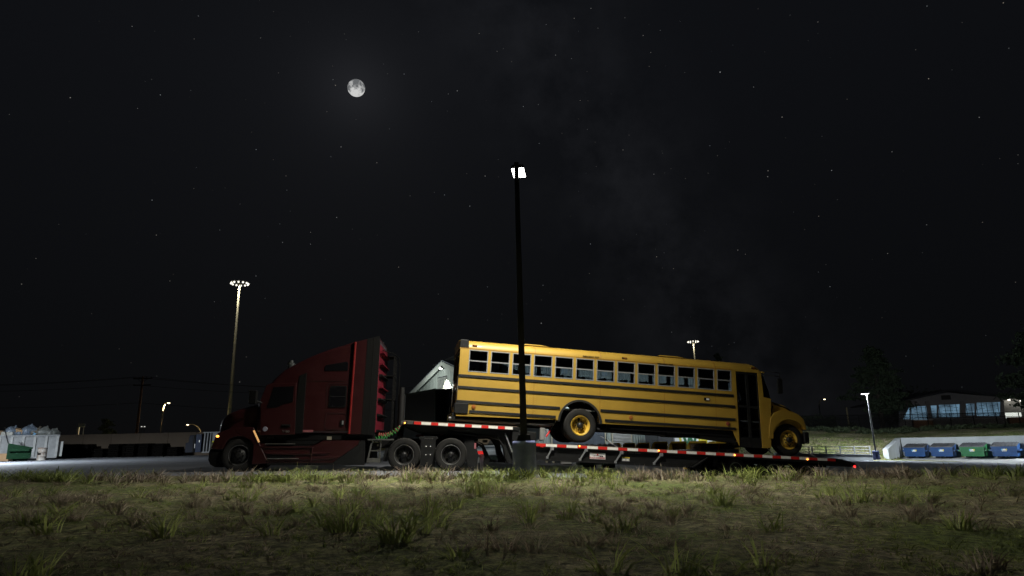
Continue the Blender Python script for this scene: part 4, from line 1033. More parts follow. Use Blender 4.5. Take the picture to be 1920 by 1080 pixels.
# pallet stacks
m = MB()
for y in (0, .5, 1.0): m.box(0, 1.2, y, y+.09, .022, .12)
for k in range(7): m.box(.0+k*.178, .10+k*.178, -.02, 1.11, .12, .142)
for k in range(3): m.box(.0+k*.54, .12+k*.54, -.02, 1.11, 0, .022)
pal = None; npal = 0
stk = [(60, 30, 858, 0), (80, 113, 858, 0), (118, 134, 852, 0)]
stacks = [(110, 132, 833), (139, 163, 833), (165, 174, 845), (176, 192, 841), (202, 221, 832.5), (220, 234, 836), (235, 250, 832), (258, 276, 831.5), (275, 290, 835), (290, 304, 831.5), (306, 331, 838)]
for i, (xa, xb, yt) in enumerate(stacks):
    D = 50.6+.5*((i*7) % 3)
    p0 = at(xa, 850, D); p1 = at(xb, 850, D); g0 = G(p0.x, D)
    zt = at((xa+xb)/2, yt, D).z; nn = max(2, round((zt-g0)/.142)); sc = (p1.x-p0.x)/1.2
    for k in range(nn):
        jx = .03*math.sin(i*3.1+k*2.3)
        if pal is None:
            pal = m.build('wooden_pallet', M_dkwood, smooth=0); o = pal; tag(o, 'dark timber pallet in the stacks along the brown wall', 'pallet', 'pallets stacked along the brown wall')
        else: o = pal.copy(); C.objects.link(o)
        o.location = (p0.x+jx, D, g0+.142*k*(zt-g0)/(nn*.142)); o.scale = (sc, 1, (zt-g0)/(nn*.142))
# grey roll-off container with rubbish
RF = Frame(104, 861, 46.5, 35, 0)
def ribbed_bin(name, label, cat, F_, x0, x1, z1, depth, m_, ribs, loc=None, group=None, extra=True):
    t = thing(name, label, cat, F_.o if loc is None else loc, F_.rot, group)
    b = MB(); b.box(x0, x1, 0, depth, .12, .18); b.box(x0, x1, 0, .06, .18, z1); b.box(x0, x1, depth-.06, depth, .18, z1); b.box(x0, x0+.06, .06, depth-.06, .18, z1); b.box(x1-.06, x1, .06, depth-.06, .18, z1)
    b.build('shell', m_, t)
    for k in range(ribs+1):
        x = lerp(x0+.06, x1-.06, k/ribs); MB().box(x-.07, x+.07, -.11, .0, .2, z1-.08).build('rib', mat('pale rib grey', (.50, .51, .51), .6, var=.2), t)  # ribs a lighter grey than the shell
    r = MB(); r.box(x0-.05, x1+.05, -.08, .02, z1-.08, z1+.03); r.box(x0-.05, x1+.05, depth-.02, depth+.06, z1-.08, z1+.03); r.box(x0-.05, x0+.08, .02, depth-.02, z1-.08, z1+.03); r.box(x1-.08, x1+.05, .02, depth-.02, z1-.08, z1+.03)
    r.box(x0, x1, -.09, .0, .1, .2)
    r.build('rim', m_, t)
    if extra:
        MB().box(x0, x1, -.03, .0, z1*.5-.04, z1*.5+.03).build('side_rail', m_, t)
        for x in (x0+.5, x1-.6): MB().cyl((x, 0, .1), .1, -.02, .25, 12, axis='y').build('roller', M_black, t)
    return t
M_grey = mat('worn grey steel skin', (.36, .37, .38), .65, var=.28, vs=1.6, bump=.2, bs=15)
gx0, gx1 = RF.P(-150, 850)[0], RF.P(106.5, 850)[0]; gz = RF.P(60, 816.5)[1]
gt = ribbed_bin('rolloff_container', 'grey ribbed waste container heaped with rubbish bags', 'container', RF, gx0, gx1, gz, 2.4, M_grey, 11)
MB().box(gx1+.02, gx1+.3, .2, .5, .2, RF.P(108, 828)[1]).build('door_post', mat('pale steel door post', (.55, .56, .55), .6, var=.1), gt)
M_bag = mat('blue grey plastic bag', (.20, .25, .32), .3, var=.35, vs=6, bump=.6, bs=9)
M_bag2 = mat('grey plastic bag', (.22, .23, .22), .35, var=.35, vs=6, bump=.6, bs=9)
random.seed(5)
def lumpy(c, rx, ry, rz, seed):
    rn = random.Random(seed); ph = [rn.uniform(0, 6.3) for _ in range(6)]; m = MB(); m.ball((0, 0, 0), 1, 1, 1, 20, 12)
    m.v = [((x*(1+.18*math.sin(3*y+ph[0])+.12*math.sin(5*z+ph[1]))*rx), y*(1+.16*math.sin(4*x+ph[2]))*ry, z*(1+.2*math.sin(4*x+ph[3])+.12*math.cos(6*y+ph[4]))*rz) for x, y, z in m.v]
    m.tube([(rx*.3, 0, rz*.85), (rx*.42, 0, rz*1.35)], [.09, .05], 6)
    return m
for i, (px, py, rx, rz, mm, lab) in enumerate(((24, 810, .45, .34, M_bag, 'shiny blue grey rubbish bag beside the raised bin lid, on the grey container'), (39, 813, .38, .25, M_bag, 'low blue grey rubbish bag left of the cardboard piece on the grey container'), (52, 810, .62, .42, M_bag, 'largest blue grey rubbish bag heaped on the grey container'), (70, 811, .42, .33, mat('brown bag', (.16, .14, .11), .4, var=.4, vs=7), 'brownish rubbish bag right of the largest blue one on the heap'), (83, 811.5, .46, .36, M_bag2, 'grey green rubbish bag on the right half of the heap'), (94, 813, .40, .26, M_bag2, 'flattened grey rubbish bag second from the end of the heap'), (102, 812.5, .35, .28, M_bag2, 'small grey rubbish bag at the end of the heap by the container rim'))):
    x, z = RF.P(px, py, .8); o = lumpy(0, rx, .5, rz, i).build('rubbish_bag', mm, smooth=80, loc=RF.w(x, .7, z)); tag(o, lab, 'rubbish bag', 'rubbish bags heaped on the grey container')
for px, py, w_, mm, lab, ay in ((40, 808.5, .34, mat('tan cardboard', (.55, .36, .2), .8), 'tan cardboard scrap among the bags on the grey container', .3), (9, 812.5, .55, mat('white foam board', (.6, .6, .56), .7), 'white foam box lying on the rubbish left of the bags', .05), (63, 812, .22, mat('light blue plastic', (.25, .5, .75), .5), 'light blue plastic scrap in front of the brown bag', .5), (-6, 811, .3, mat('tan cardboard', (.55, .36, .2), .8), 'tan cardboard scrap at the edge of the heap', .2)):
    x, z = RF.P(px, py, .6); m = MB(); m.box(-w_, w_, -.2, .2, -.12, .12); m.box(-w_*.7, w_*.2, -.22, -.2, -.04, .12); o = m.build('litter_scrap', mm, bevel=.01, loc=RF.w(x, .5, z)); o.rotation_euler = (.2, ay, .3); tag(o, lab, 'rubbish')
# rusty drum
DF = Frame(77, 864, 43.4, 0)
t = thing('oil_drum', 'rust stained pale steel drum in front of the grey container', 'drum', DF.o)
hh = DF.P(80, 839.5)[1]
m = MB(); m.lathe([(.001, 0), (.27, 0), (.28, .03), (.27, .05), (.27, hh*.33), (.285, hh*.35), (.27, hh*.37), (.27, hh*.66), (.285, hh*.68), (.27, hh*.70), (.27, hh-.04), (.285, hh-.01), (.26, hh-.02), (.001, hh-.03)], 28, axis='z')
def rust_mat():
    m = mat('rusty drum steel', (.33, .31, .27), .7, var=.3); t = m.node_tree; n = t.nodes['Principled BSDF']; r = [x for x in t.nodes if x.type == 'VALTORGB'][0]
    r.color_ramp.elements[0].color = (.13, .07, .04, 1); r.color_ramp.elements[1].color = (.42, .42, .40, 1); return m
m.build('barrel', rust_mat(), t, smooth=50)
MB().lathe([(.287, 0), (.287, .03), (.26, .03)], 28, axis='z', c=(0, 0, hh-.03)).build('rim', mat('rust', (.12, .05, .02), .8), t)
MB().box(-.1, .1, -.28, -.26, hh*.45, hh*.6).build('label', M_dkwood, t)
# cardboard box
CB = Frame(3, 865, 43, 15); t = thing('cardboard_box', 'small open cardboard box on the ground beside the green bin', 'box', CB.o, CB.rot)
Mcb = mat('brown cardboard', (.30, .19, .10), .85); MB().box(-.35, .35, 0, .5, 0, .5).build('carton', Mcb, t); m = MB(); m.prism([(-.36, .5), (-.6, .62), (-.6, .605), (-.36, .485)], 0, .5); m.prism([(.36, .5), (.5, .66), (.51, .65), (.37, .49)], 0, .5); m.build('flap', Mcb, t)

# steel dumpsters with plastic lids
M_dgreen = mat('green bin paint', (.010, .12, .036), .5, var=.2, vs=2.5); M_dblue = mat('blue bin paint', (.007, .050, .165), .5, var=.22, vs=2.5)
M_lid = mat('grey black plastic lid', (.055, .056, .06), .45, var=.2)
def dumpster(label, loc, rot, m_, w=1.9, d=1.15, h=1.05, logo=True, open_lid=False, sc=1., group='steel dumpsters'):
    t = thing('dumpster', label, 'dumpster', loc, rot, group); t.scale = (sc, sc, sc)
    b = MB(); fz = h; bz = h+.28
    tp = .07
    v = [(-w/2+tp, .10, .14), (w/2-tp, .10, .14), (w/2-tp, d, .14), (-w/2+tp, d, .14), (-w/2, 0, fz), (w/2, 0, fz), (w/2, d, bz), (-w/2, d, bz)]
    b.add(v, [(0, 3, 2, 1), (0, 1, 5, 4), (1, 2, 6, 5), (2, 3, 7, 6), (3, 0, 4, 7)])
    b.build('bin', m_, t, smooth=0)
    r = MB(); r.box(-w/2-.05, w/2+.05, -.06, .03, fz-.10, fz); r.box(-w/2-.02, w/2+.02, -.02, .06, .62, .68); r.box(-w/2+.02, w/2-.02, .05, .12, .40, .44); r.box(-w/2+.05, -w/2+.12, -.0, .10, .16, fz-.1); r.box(w/2-.12, w/2-.05, .0, .10, .16, fz-.1)
    r.build('rim', m_, t, bevel=.01)
    for s_ in (-1, 1):
        q = MB(); q.box(min(s_*w/2, s_*(w/2+.16)), max(s_*w/2, s_*(w/2+.16)), .1, d-.1, .62, .78); q.build('fork_pocket', m_, t, bevel=.01)
    for s_ in (-1, 1):
        a = -w/2 if s_ < 0 else .02; e = -.02 if s_ < 0 else w/2
        l = MB(); n_r = 4
        if open_lid:
            l.add([(a, d, bz), (e, d, bz), (e, d+.35, bz+1.05), (a, d+.35, bz+1.05)], [(0, 1, 2, 3)]); l.add([(a, d+.04, bz), (e, d+.04, bz), (e, d+.39, bz+1.05), (a, d+.39, bz+1.05)], [(3, 2, 1, 0)])
        else:
            sl = (bz-fz)/d
            l.add([(a, -.10, fz-.02), (e, -.10, fz-.02), (e, d+.02, bz+.03), (a, d+.02, bz+.03), (a, -.10, fz+.03), (e, -.10, fz+.03), (e, d+.02, bz+.07), (a, d+.02, bz+.07)], [(0, 3, 2, 1), (4, 5, 6, 7), (0, 1, 5, 4), (1, 2, 6, 5), (2, 3, 7, 6), (3, 0, 4, 7)])
            for k in range(n_r):
                x = lerp(a+.06, e-.06, (k+.5)/n_r); l.add([(x-.05, -.06, fz+.03), (x+.05, -.06, fz+.03), (x+.05, d-.05, bz+.065), (x-.05, d-.05, bz+.065), (x-.04, -.05, fz+.07), (x+.04, -.05, fz+.07), (x+.04, d-.07, bz+.105), (x-.04, d-.07, bz+.105)], [(4, 5, 6, 7), (0, 1, 5, 4), (1, 2, 6, 5), (2, 3, 7, 6), (3, 0, 4, 7)])
        l.build('lid', M_lid, t, smooth=0)
    m = MB(); m.box(-w/2+.35, -w/2+.75, .15, .9, .0, .14); m.box(w/2-.75, w/2-.35, .15, .9, .0, .14); m.build('skid', M_black, t)
    if logo:
        L_ = MB(); zc = .70
        for k, (x, mi) in enumerate(((-.17, 0), (-.06, 1), (.06, 1), (.17, 2))):
            L_.prism([(x-.07, zc+.02), (x-.01, zc+.13), (x+.03, zc+.13), (x+.07, zc+.02), (x+.02, zc-.02), (x-.02, zc-.02)], -.045, -.02, mi)
        for x in (-.13, 0, .13): L_.box(x-.05, x+.05, -.045, -.02, zc-.10, zc-.04, 1)
        L_.build('logo', [mat('light blue decal', (.12, .42, .6), .5), M_white, M_decyel], t)
    return t
GB = Frame(34, 864.5, 42.6, 126)
gb = dumpster('small green dumpster with its lid thrown open beside the grey container', GB.w(0, -.62, 0), GB.rot, mat('deep green bin paint', (.0022, .021, .0075), .7, var=.2, spec=.15), 1.1, 1.25, .86, False, True, 1.0)  # one even green, darker than the bin in the bay
# blue skip and pale ribbed container near the truck nose
BK = Frame(360, 851, 47, 0)
bx0, bx1, bz_ = BK.P(346, 850)[0], BK.P(377.5, 850)[0], BK.P(360, 814)[1]
t = thing('waste_skip', 'dark blue steel waste skip at the end of the brown wall', 'skip', BK.o)
m = MB(); m.prism([(bx0, .1), (bx1, .1), (bx1, bz_), (bx0+.25, bz_-.08), (bx0+.2, bz_*.6), (bx0, bz_*.55)], 0, 1.8); m.build('shell', mat('blue skip paint', (.003, .007, .02), .7, var=.25), t, bevel=.02)
m = MB(); m.box(bx1-.45, bx1-.05, -.06, -.0, .1, bz_-.02); m.build('door_panel', mat('brighter blue panel', (.004, .018, .06), .6, var=.15), t, bevel=.01)
m = MB(); m.box(bx0+.55, bx0+.62, -.05, .0, .12, bz_-.1); m.box(bx1-.55, bx1-.5, -.07, .0, .12, bz_-.05); m.build('rib', M_blkpaint, t)
m = MB(); m.box(bx1-.2, bx1-.14, -.1, -.06, .8, .95); m.box(bx1-.5, bx1-.47, -.1, -.06, .4, .7); m.build('latch', M_chrome, t)
CK = Frame(392, 851, 46.4, 0); x0, x1, zt = CK.P(378, 850)[0], CK.P(432, 850)[0], CK.P(390, 810)[1]
ct = thing('ribbed_container', 'pale ribbed steel container half hidden behind the truck nose', 'container', CK.o)
MB().box(x0, x1, .12, 2.3, .1, zt-.03).build('shell', M_black, ct)
for k in range(7):
    x = x0+.06+k*.21; m = MB(); m.prism([(x, .15), (x+.07, .15), (x+.10, zt), (x+.03, zt)], 0, .12) if k < 3 else m.box(x-.02, x+.19, 0.02, .12, .15, zt); m.build('rib', M_grey, ct)
m = MB(); m.box(x0, x1, -.02, .14, .08, .16); m.box(x0, x1, -.02, .14, zt-.06, zt); m.build('rim', M_grey, ct)
# ------------------------------------------------------------------ depot buildings behind the bus
def corrug(m_, col, scale, name, horiz=False):
    mt = mat(name, col, .55, var=.1, vs=.7); t = mt.node_tree; p = t.nodes['Principled BSDF']
    tcn = t.nodes.new('ShaderNodeTexCoord'); w = t.nodes.new('ShaderNodeTexWave'); w.wave_type = 'BANDS'; w.bands_direction = 'Z' if horiz else 'X'; w.inputs['Scale'].default_value = scale; w.inputs['Distortion'].default_value = 0
    t.links.new(tcn.outputs['Object'], w.inputs['Vector']); b = t.nodes.new('ShaderNodeBump'); b.inputs['Strength'].default_value = .9; b.inputs['Distance'].default_value = .06
    t.links.new(w.outputs['Fac'], b.inputs['Height']); t.links.new(b.outputs[0], p.inputs['Normal']); return mt
M_side = corrug(None, (.33, .38, .36), 1.1, 'pale corrugated cladding')
M_side2 = corrug(None, (.26, .28, .29), 1.3, 'grey corrugated cladding')
M_shut = corrug(None, (.38, .38, .37), 2.2, 'roller shutter slats', True)
M_trim = mat('pale green trim', (.42, .46, .43), .6, var=.08); M_roof = mat('blue grey sheet roof', (.16, .18, .21), .5, var=.15)
# gabled shed, its gable end seen at a slant
SF = Frame(836, 742, 50, -58)
sp = lambda px, py: SF.P(px, py)
zb = -3.6
apex = sp(836, 677.5); le = sp(771, 742); sl = (apex[1]-le[1])/(apex[0]-le[0]); half = apex[0]-le[0]
half2 = half*1.0
A = apex; Lx = A[0]-half2; Rx = A[0]+half2; ez = A[1]-sl*half2
sh = thing('metal_shed', 'pale green gabled metal shed glowing under its wall light behind the bus', 'shed', SF.w(0, 0, zb), SF.rot)
def sz(p): return (p[0], p[1]-zb)
MB().prism([sz((Lx+.25, zb)), sz((Rx-.25, zb)), sz((Rx-.25, ez+.1)), sz((A[0], A[1]-.12)), sz((Lx+.25, ez+.1))], 0, .3).build('gable_wall', M_side, sh, smooth=0)
MB().box(Rx-.5, Rx-.25, .3, 4.5, 0, ez+.1-zb).build('side_wall', M_side, sh, smooth=0); MB().box(Lx+.25, Lx+.5, .3, 4.5, 0, ez+.1-zb).build('side_wall', M_side, sh, smooth=0)
for s_ in (-1, 1):
    e0 = Lx-.1 if s_ < 0 else Rx+.1
    ze = A[1]-sl*abs(e0-A[0])-zb
    MB().prism([(A[0], A[1]-zb), (e0, ze), (e0, ze+.10), (A[0], A[1]-zb+.10)], -.35, 4.8).build('roof', M_roof, sh, smooth=0)
    MB().prism([(A[0], A[1]-zb-.02), (e0, ze-.02), (e0, ze-.42), (A[0], A[1]-zb-.42)], -.40, -.02 if False else -.34).build('barge_board', M_trim, sh, smooth=0)
lx0, lz1 = sp(821, 709); lx1, lz0 = sp(832, 734)
m = MB()
n_l = 16
for k in range(n_l):
    z = lerp(lz0, lz1, k/n_l)-zb; m.prism([(lx0, z), (lx1+.6, z), (lx1+.6, z+(lz1-lz0)/n_l*.38), (lx0, z+(lz1-lz0)/n_l*.38)], -.05, -.004)
vent = MB().box(lx0-.05, lx1+.65, -.012, -.002, lz0-zb, lz1-zb+.05).build('vent', mat('dark vent void', (.03, .032, .04), .7), sh)
m.build('louvre', M_trim, vent, smooth=0)
fx, fz = sp(835.5, 690); fz -= zb
m = MB(); m.box(fx-.22, fx+.28, -.42, -.02, fz-.05, fz+.14); wlgt = m.build('wall_light', M_black, sh, bevel=.03)
MB().box(fx-.24, fx+.0, -.44, -.30, fz-.1, fz+.05).build('lamp_panel', M_lamp, wlgt)
sx_, szz = sp(839, 690); 
spot(sh, (sx_, -.50, fz-.1), (sx_, -.50, fz-3), 5200, 58, (1, .9, .72), .04, .01)
d = bpy.data.lights.new('lamp_or_fill_light', 'POINT'); d.energy = 300; d.color = (.95, 1, .92); d.shadow_soft_size = .2  # added point light off the wall, fills the shed front evenly
o = bpy.data.objects.new('lamp_or_fill_light', d); C.objects.link(o); o.parent = sh; o.location = (fx-1.0, -2.6, fz-1.2)

# dark container and corrugated box in front of the shed
def oriented_box(name, label, cat, F_, pxl, pxr, pyt, depth, zb, mats_, group=None, cor=0):
    x0, z1 = F_.P(pxl, pyt); x1, _ = F_.P(pxr, pyt)
    t = thing(name, label, cat, F_.w(0, 0, zb), F_.rot, group)
    MB().box(x0, x1, 0, depth, .1, z1-zb).build('shell', mats_[0], t, smooth=0, bevel=.02)
    m = MB()
    m.box(x0-.03, x0+.09, -.04, .0, .05, z1-zb+.02); m.box(x1-.09, x1+.03, -.04, .0, .05, z1-zb+.02); m.box(x0+.09, x1-.09, -.04, .0, z1-zb-.12, z1-zb+.02); m.box(x0+.09, x1-.09, -.04, .0, .05, .2)
    m.build('frame', mats_[1], t, smooth=0)
    if cor:
        k = int((x1-x0)/cor); c = MB()
        for i in range(k):
            x = x0+.12+(x1-x0-.24)*i/k; c.prism([(x, .2), (x+cor*.5, .2), (x+cor*.5, z1-zb-.12), (x, z1-zb-.12)], -.035, -.001)
        c.build('corrugation', mats_[0], t, smooth=0)
    return t
KF2 = Frame(785, 742, 40, -58)
oriented_box('steel_compactor', 'dark green black steel compactor body behind the coiled hoses', 'compactor', KF2, 752.5, 817, 741, 5, -3.2, (mat('near black green paint', (.012, .017, .016), .6, var=.2), mat('lit green edge', (.01, .04, .028), .5)))  # frame in a lighter green: the lit edge is put into the colour
KF3 = Frame(830, 735, 38.5, -58)
oriented_box('shipping_container', 'black corrugated shipping container against the glowing shed', 'container', KF3, 817.5, 858, 733.5, 2.4, -3.2, (mat('black container paint', (.012, .012, .013), .5, var=.2), M_black), None, .3)
# long warehouse
WF = Frame(880, 790, 60, 22)
wx0, wx1 = WF.P(878, 790)[0], WF.P(1392, 790)[0]; wtop = WF.P(905, 662)[1]; wzb = -4.5
wh = thing('warehouse', 'long pale corrugated warehouse seen through the bus windows and under the bus', 'warehouse', WF.w(0, 0, wzb), WF.rot)
gp = [(wx0, 0), (wx1, 0), (wx1, wtop-wzb-3.2), (wx0+(wx1-wx0)*.42, wtop-wzb), (wx0, wtop-wzb)]
MB().prism(gp, 0, 12).build('wall', M_side, wh, smooth=0)
MB().prism([(wx0-.2, wtop-wzb), (wx0+(wx1-wx0)*.42, wtop-wzb), (wx1+.2, wtop-wzb-3.2), (wx1+.2, wtop-wzb-2.95), (wx0+(wx1-wx0)*.42, wtop-wzb+.25), (wx0-.2, wtop-wzb+.25)], -.4, 12.4).build('roof', M_roof, wh, smooth=0)
zt_ = WF.P(1000, 800)[1]-wzb
MB().box(wx0, wx1, -.06, -.0, zt_-.1, zt_+.1).build('trim_band', mat('cream trim', (.45, .41, .30), .6), wh)
for pxl, pxr, mm in ((1034, 1132, mat('slate door', (.07, .085, .11), .6)), (1147, 1181, M_shut), (905, 935, M_side2), (948, 1000, mat('slate door', (.07, .085, .11), .6))):
    a = WF.P(pxl, 800)[0]; b_ = WF.P(pxr, 800)[0]
    zd = zt_-.25 if pxl != 1147 else zt_+.35
    dd = MB().box(a, b_, -.09, -.062, 0, zd).build('roller_door', mm, wh, smooth=0)
    m = MB(); m.box(a-.12, a, -.13, -.062, 0, zd+.1); m.box(b_, b_+.12, -.13, -.062, 0, zd+.1); m.box(a, b_, -.13, -.092, zd, zd+.1); m.build('frame', mat('cream trim', (.45, .41, .30), .6), dd)
for pxl, pxr, py0, py1 in ((942, 955, 686, 700), (1052, 1064, 691, 702), (1128, 1138, 696, 706), (1240, 1252, 704, 716)):
    a, z1 = WF.P(pxl, py0); b_, z0 = WF.P(pxr, py1)
    w_ = MB().box(a, b_, -.07, -.061, z0-wzb, z1-wzb).build('window', mat('pale blue pane', (.35, .42, .46), .2), wh); m = MB(); m.box(a-.1, b_+.1, -.09, -.062, z0-wzb-.12, z0-wzb); m.box((a+b_)/2-.04, (a+b_)/2+.04, -.085, -.071, z0-wzb, z1-wzb); m.build('frame', M_trim, w_)
for px, oy in ((900, 2.3), (985, 2.3), (1075, 2.3), (1165, 2.3), (1250, 6.6), (1335, 6.6)):  # added lights hidden behind the bus, brightening warehouse and truck body
    x, z = WF.P(px, 742+.04*(px-900), -oy); z -= wzb
    wl_ = MB().prism([(x-.2, z), (x+.2, z), (x+.15, z+.25), (x-.15, z+.25)], -oy, -.0).build('wall_light', M_black, wh, bevel=.02)
    MB().box(x-.14, x+.14, -oy+.05, -oy+.4, z-.012, z-.001).build('lamp_panel', M_lamp, wl_)
    d = bpy.data.lights.new('lamp_or_fill_light', 'POINT'); d.energy = 420; d.color = COOL; d.shadow_soft_size = .3; o = bpy.data.objects.new('lamp_or_fill_light', d); C.objects.link(o); o.parent = wh; o.location = (x, .1-oy, z-.1)
# yellow loader buckets in a row
M_ybk = mat('yellow bucket paint', (.75, .50, .05), .5, var=.25, vs=4); M_ybd = mat('dark olive bucket steel', (.34, .25, .06), .6, var=.3, vs=6)  # shell and inner plate in a darker olive than the yellow plates
def bucket(px, pyt, D, w, label, sc=1.):
    p = at(px, pyt, D); g0 = G(p.x, p.y); hgt = p.z-g0
    t = thing('loader_bucket', label, 'bucket', (p.x, p.y, g0), (0, 0, rad(-16)), 'yellow loader buckets'); 
    prof = [(0, .0), (.62, .05), (.78, .35), (.80, .6), (.70, .85), (.48, 1.0), (.10, .98)]
    k = hgt/1.0
    pr = [(x*k, z*k) for x, z in prof]; L = w/2
    out = MB(); nn = len(pr)
    for y in (0, w):
        for x, z in pr: out.v.append((z*0+(y-w/2), x, z))
    for i in range(nn-1): out.f.append((i, i+1, nn+i+1, nn+i)); out.m.append(0)
    o = out.build('shell', M_ybd, t, smooth=50); md = o.modifiers.new('t', 'SOLIDIFY'); md.thickness = .03
    for s_ in (-1, 1):
        m = MB(); tri = [(.02*k, .0), (.62*k, .05*k), (.78*k, .35*k), (.80*k, .6*k), (.70*k, .85*k), (.48*k, 1.0*k), (.10*k, .98*k), (-.05*k, .5*k)]
        m.prism(tri, -.02, .02); m.v = [(s_*w/2+y, x, z) for x, y, z in m.v]; m.build('side_plate', M_ybk, t)
    m = MB(); m.box(-w/2, w/2, .02*k, .14*k, .955*k, 1.03*k); m.box(-w/2, w/2, -.06, .04, .0, .05); m.build('lip', M_ybk, t)
    m = MB(); m.prism([(.10*k, 1.0*k), (.5*k, .97*k), (.5*k, 1.0*k), (.10*k, 1.03*k)], -w/2, w/2*.2); m.v = [(y, x, z) for x, y, z in m.v]; m.build('top_plate', M_ybk, t)
    m = MB(); m.prism([(-w/2-.30*k, 0), (-w/2-.02, 0), (-w/2-.02, .98*k), (-w/2-.08, .95*k)], -.0, .3*k); m.build('spill_guard', M_ybk, t)
for px, pyt, D, w, lab in ((1153, 832, 43, .64, 'dark yellow loader bucket at the far end of the bucket row'), (1180, 831.5, 41, .64, 'second loader bucket of the row, before the shutter door'), (1206, 831, 39, .66, 'third yellow loader bucket counted from the far end of the row'), (1238, 829.5, 36, .70, 'yellow loader bucket in the middle of the row under the bus'), (1272, 829, 33.5, .74, 'yellow loader bucket just left of the green letter on the white body'), (1308, 828.5, 31, .78, 'nearest yellow loader bucket of the row, before the lettered white body')):
    bucket(px, pyt, D, w, lab)
# refuse truck body with lettering
_p = WF.w(WF.P(1290, 800, -4.4)[0], -4.4, 0)
QF = Frame(1290, 850, _p.y, 22)
q = lambda px, py: QF.P(px, py)
x0, x1 = q(1222, 830)[0], q(1352, 830)[0]; z1 = q(1290, 795)[1]; zb2 = G(QF.o.x, QF.o.y)-QF.o.z
rt = thing('refuse_truck', 'white refuse truck body with a yellow diagonal and green W under the bus', 'truck', QF.w(0, 0, zb2), QF.rot)
dz = -zb2
xm = q(1266, 830)[0]
MB().box(xm, x1, 0, 2.4, .75, z1+dz).build('body', mat('white truck paint', (.78, .80, .84), .45, var=.08), rt, bevel=.04)
MB().prism([(x0+.9, .7), (xm-.05, .7), (xm-.05, z1+dz-.4), (x0+1.0, z1+dz-.4), (x0+.75, 1.9)], .1, 2.3).build('cab', mat('dark truck cab', (.02, .022, .026), .4, var=.2), rt, bevel=.05)
a, b_ = q(1267, 813), q(1277, 832)
MB().prism([(a[0], z1+dz), (a[0]+.22, z1+dz), (b_[0]+.25, b_[1]+dz-.3), (b_[0], b_[1]+dz-.3)], -.02, -.002).build('diagonal_stripe', M_decyel, rt)
x_, z_ = q(1294, 826.5); text_mesh('W', 1.5, 'logo_lettering', M_decgrn, rt, (x_, -.012, z_+dz-.1), .012, 1.05, bold=.07)
x_, z_ = q(1318, 827); text_mesh('M', 1.5, 'logo_lettering', M_decyel, rt, (x_, -.012, z_+dz-.1), .012, .95, bold=.07)
MB().box(x0+.6, x1, .4, 2.0, .45, .72).build('chassis', M_black, rt)
for x in (x0+1.4, x1-1.6, x1-.5):
    for y, fl in ((.1, False), (2.3, True)): wheel(rt, x, y, .48, .48, .28, 'flat', flip=fl)
# bigger excavator bucket and flat trailer beyond the deck
p = at(1352, 828, 29.5); g0 = G(p.x, p.y)
t = thing('excavator_bucket', 'large yellow excavator bucket lying behind the grey flat trailer', 'bucket', (p.x, p.y, g0)); k = p.z-g0
m = MB(); o_ = [(-.72, k*.55), (-.66, k*.86), (-.4, k*1.0), (.05, k*1.0), (.10, k*.9), (.68, k*.93), (.70, k*.86), (.30, k*.80), (-.1, k*.84), (-.4, k*.66), (-.50, k*.1), (-.62, .0)]
m.prism(o_, -.5, .5); m.build('shell', M_ybk, t, bevel=.02)
m = MB(); m.prism([(-.38, k*.64), (-.1, k*.82), (.3, k*.78), (.70, k*.84), (.55, .3), (.2, 0), (-.45, 0)], -.42, .42); m.build('inner_plate', M_ybd, t)
LF = Frame(1345, 847, 27.5, 8); x0, z0 = LF.P(1303, 846); x1, z1 = LF.P(1386, 850)
g0 = G(LF.o.x, LF.o.y)-LF.o.z; z1_ = LF.P(1345, 843)[1]
ft = thing('flat_trailer', 'low grey flat trailer with red and white edge reflectors beyond the black deck', 'trailer', LF.w(0, 0, g0), LF.rot)
MB().box(x0, x1, 0, 2.2, z1_-.16-g0, z1_-g0).build('deck', mat('grey trailer paint', (.26, .28, .32), .5, var=.15), ft, bevel=.01)
m = MB()
for k in range(4): m.box(x0+.05+k*.42, x0+.13+k*.42, -.008, 0, z1_-.10-g0, z1_-.04-g0, 0); m.box(x0+.14+k*.42, x0+.25+k*.42, -.008, 0, z1_-.10-g0, z1_-.04-g0, 1)
m.build('reflectors', [M_tred, M_twhite], ft)
for x in (x0+.7, x1-.7):
    for y, fl in ((.15, False), (2.05, True)): wheel(ft, x, y, .36, .36, .22, 'flat', flip=fl)
MB().box(x0+.2, x1-.2, .5, 1.7, .35, z1_-.16-g0).build('chassis', M_black, ft)
M_or = mat('orange strap', (.65, .16, .03), .5)
for px, lab in ((1318, 'first slatted timber crate lying on the grey flat trailer'), (1352, 'second timber crate, strapped in orange on the grey flat trailer')):
    x, z = LF.P(px, 843, .3); c = thing('timber_crate', lab, 'crate', LF.w(x-.15, .3, z1_+.002), LF.rot)
    for k in range(3): MB().box(0, .78, -.03, .9, .02+k*.075, .075+k*.075).build('slat', M_wood, c)
    m = MB(); m.box(.03, .75, .0, .86, .0, .235); m.build('core', M_dkwood, c)
    m = MB(); m.bar((.0, -.045, .0), (.08, -.045, .26), .05, .02); m.build('strap', M_or, c)
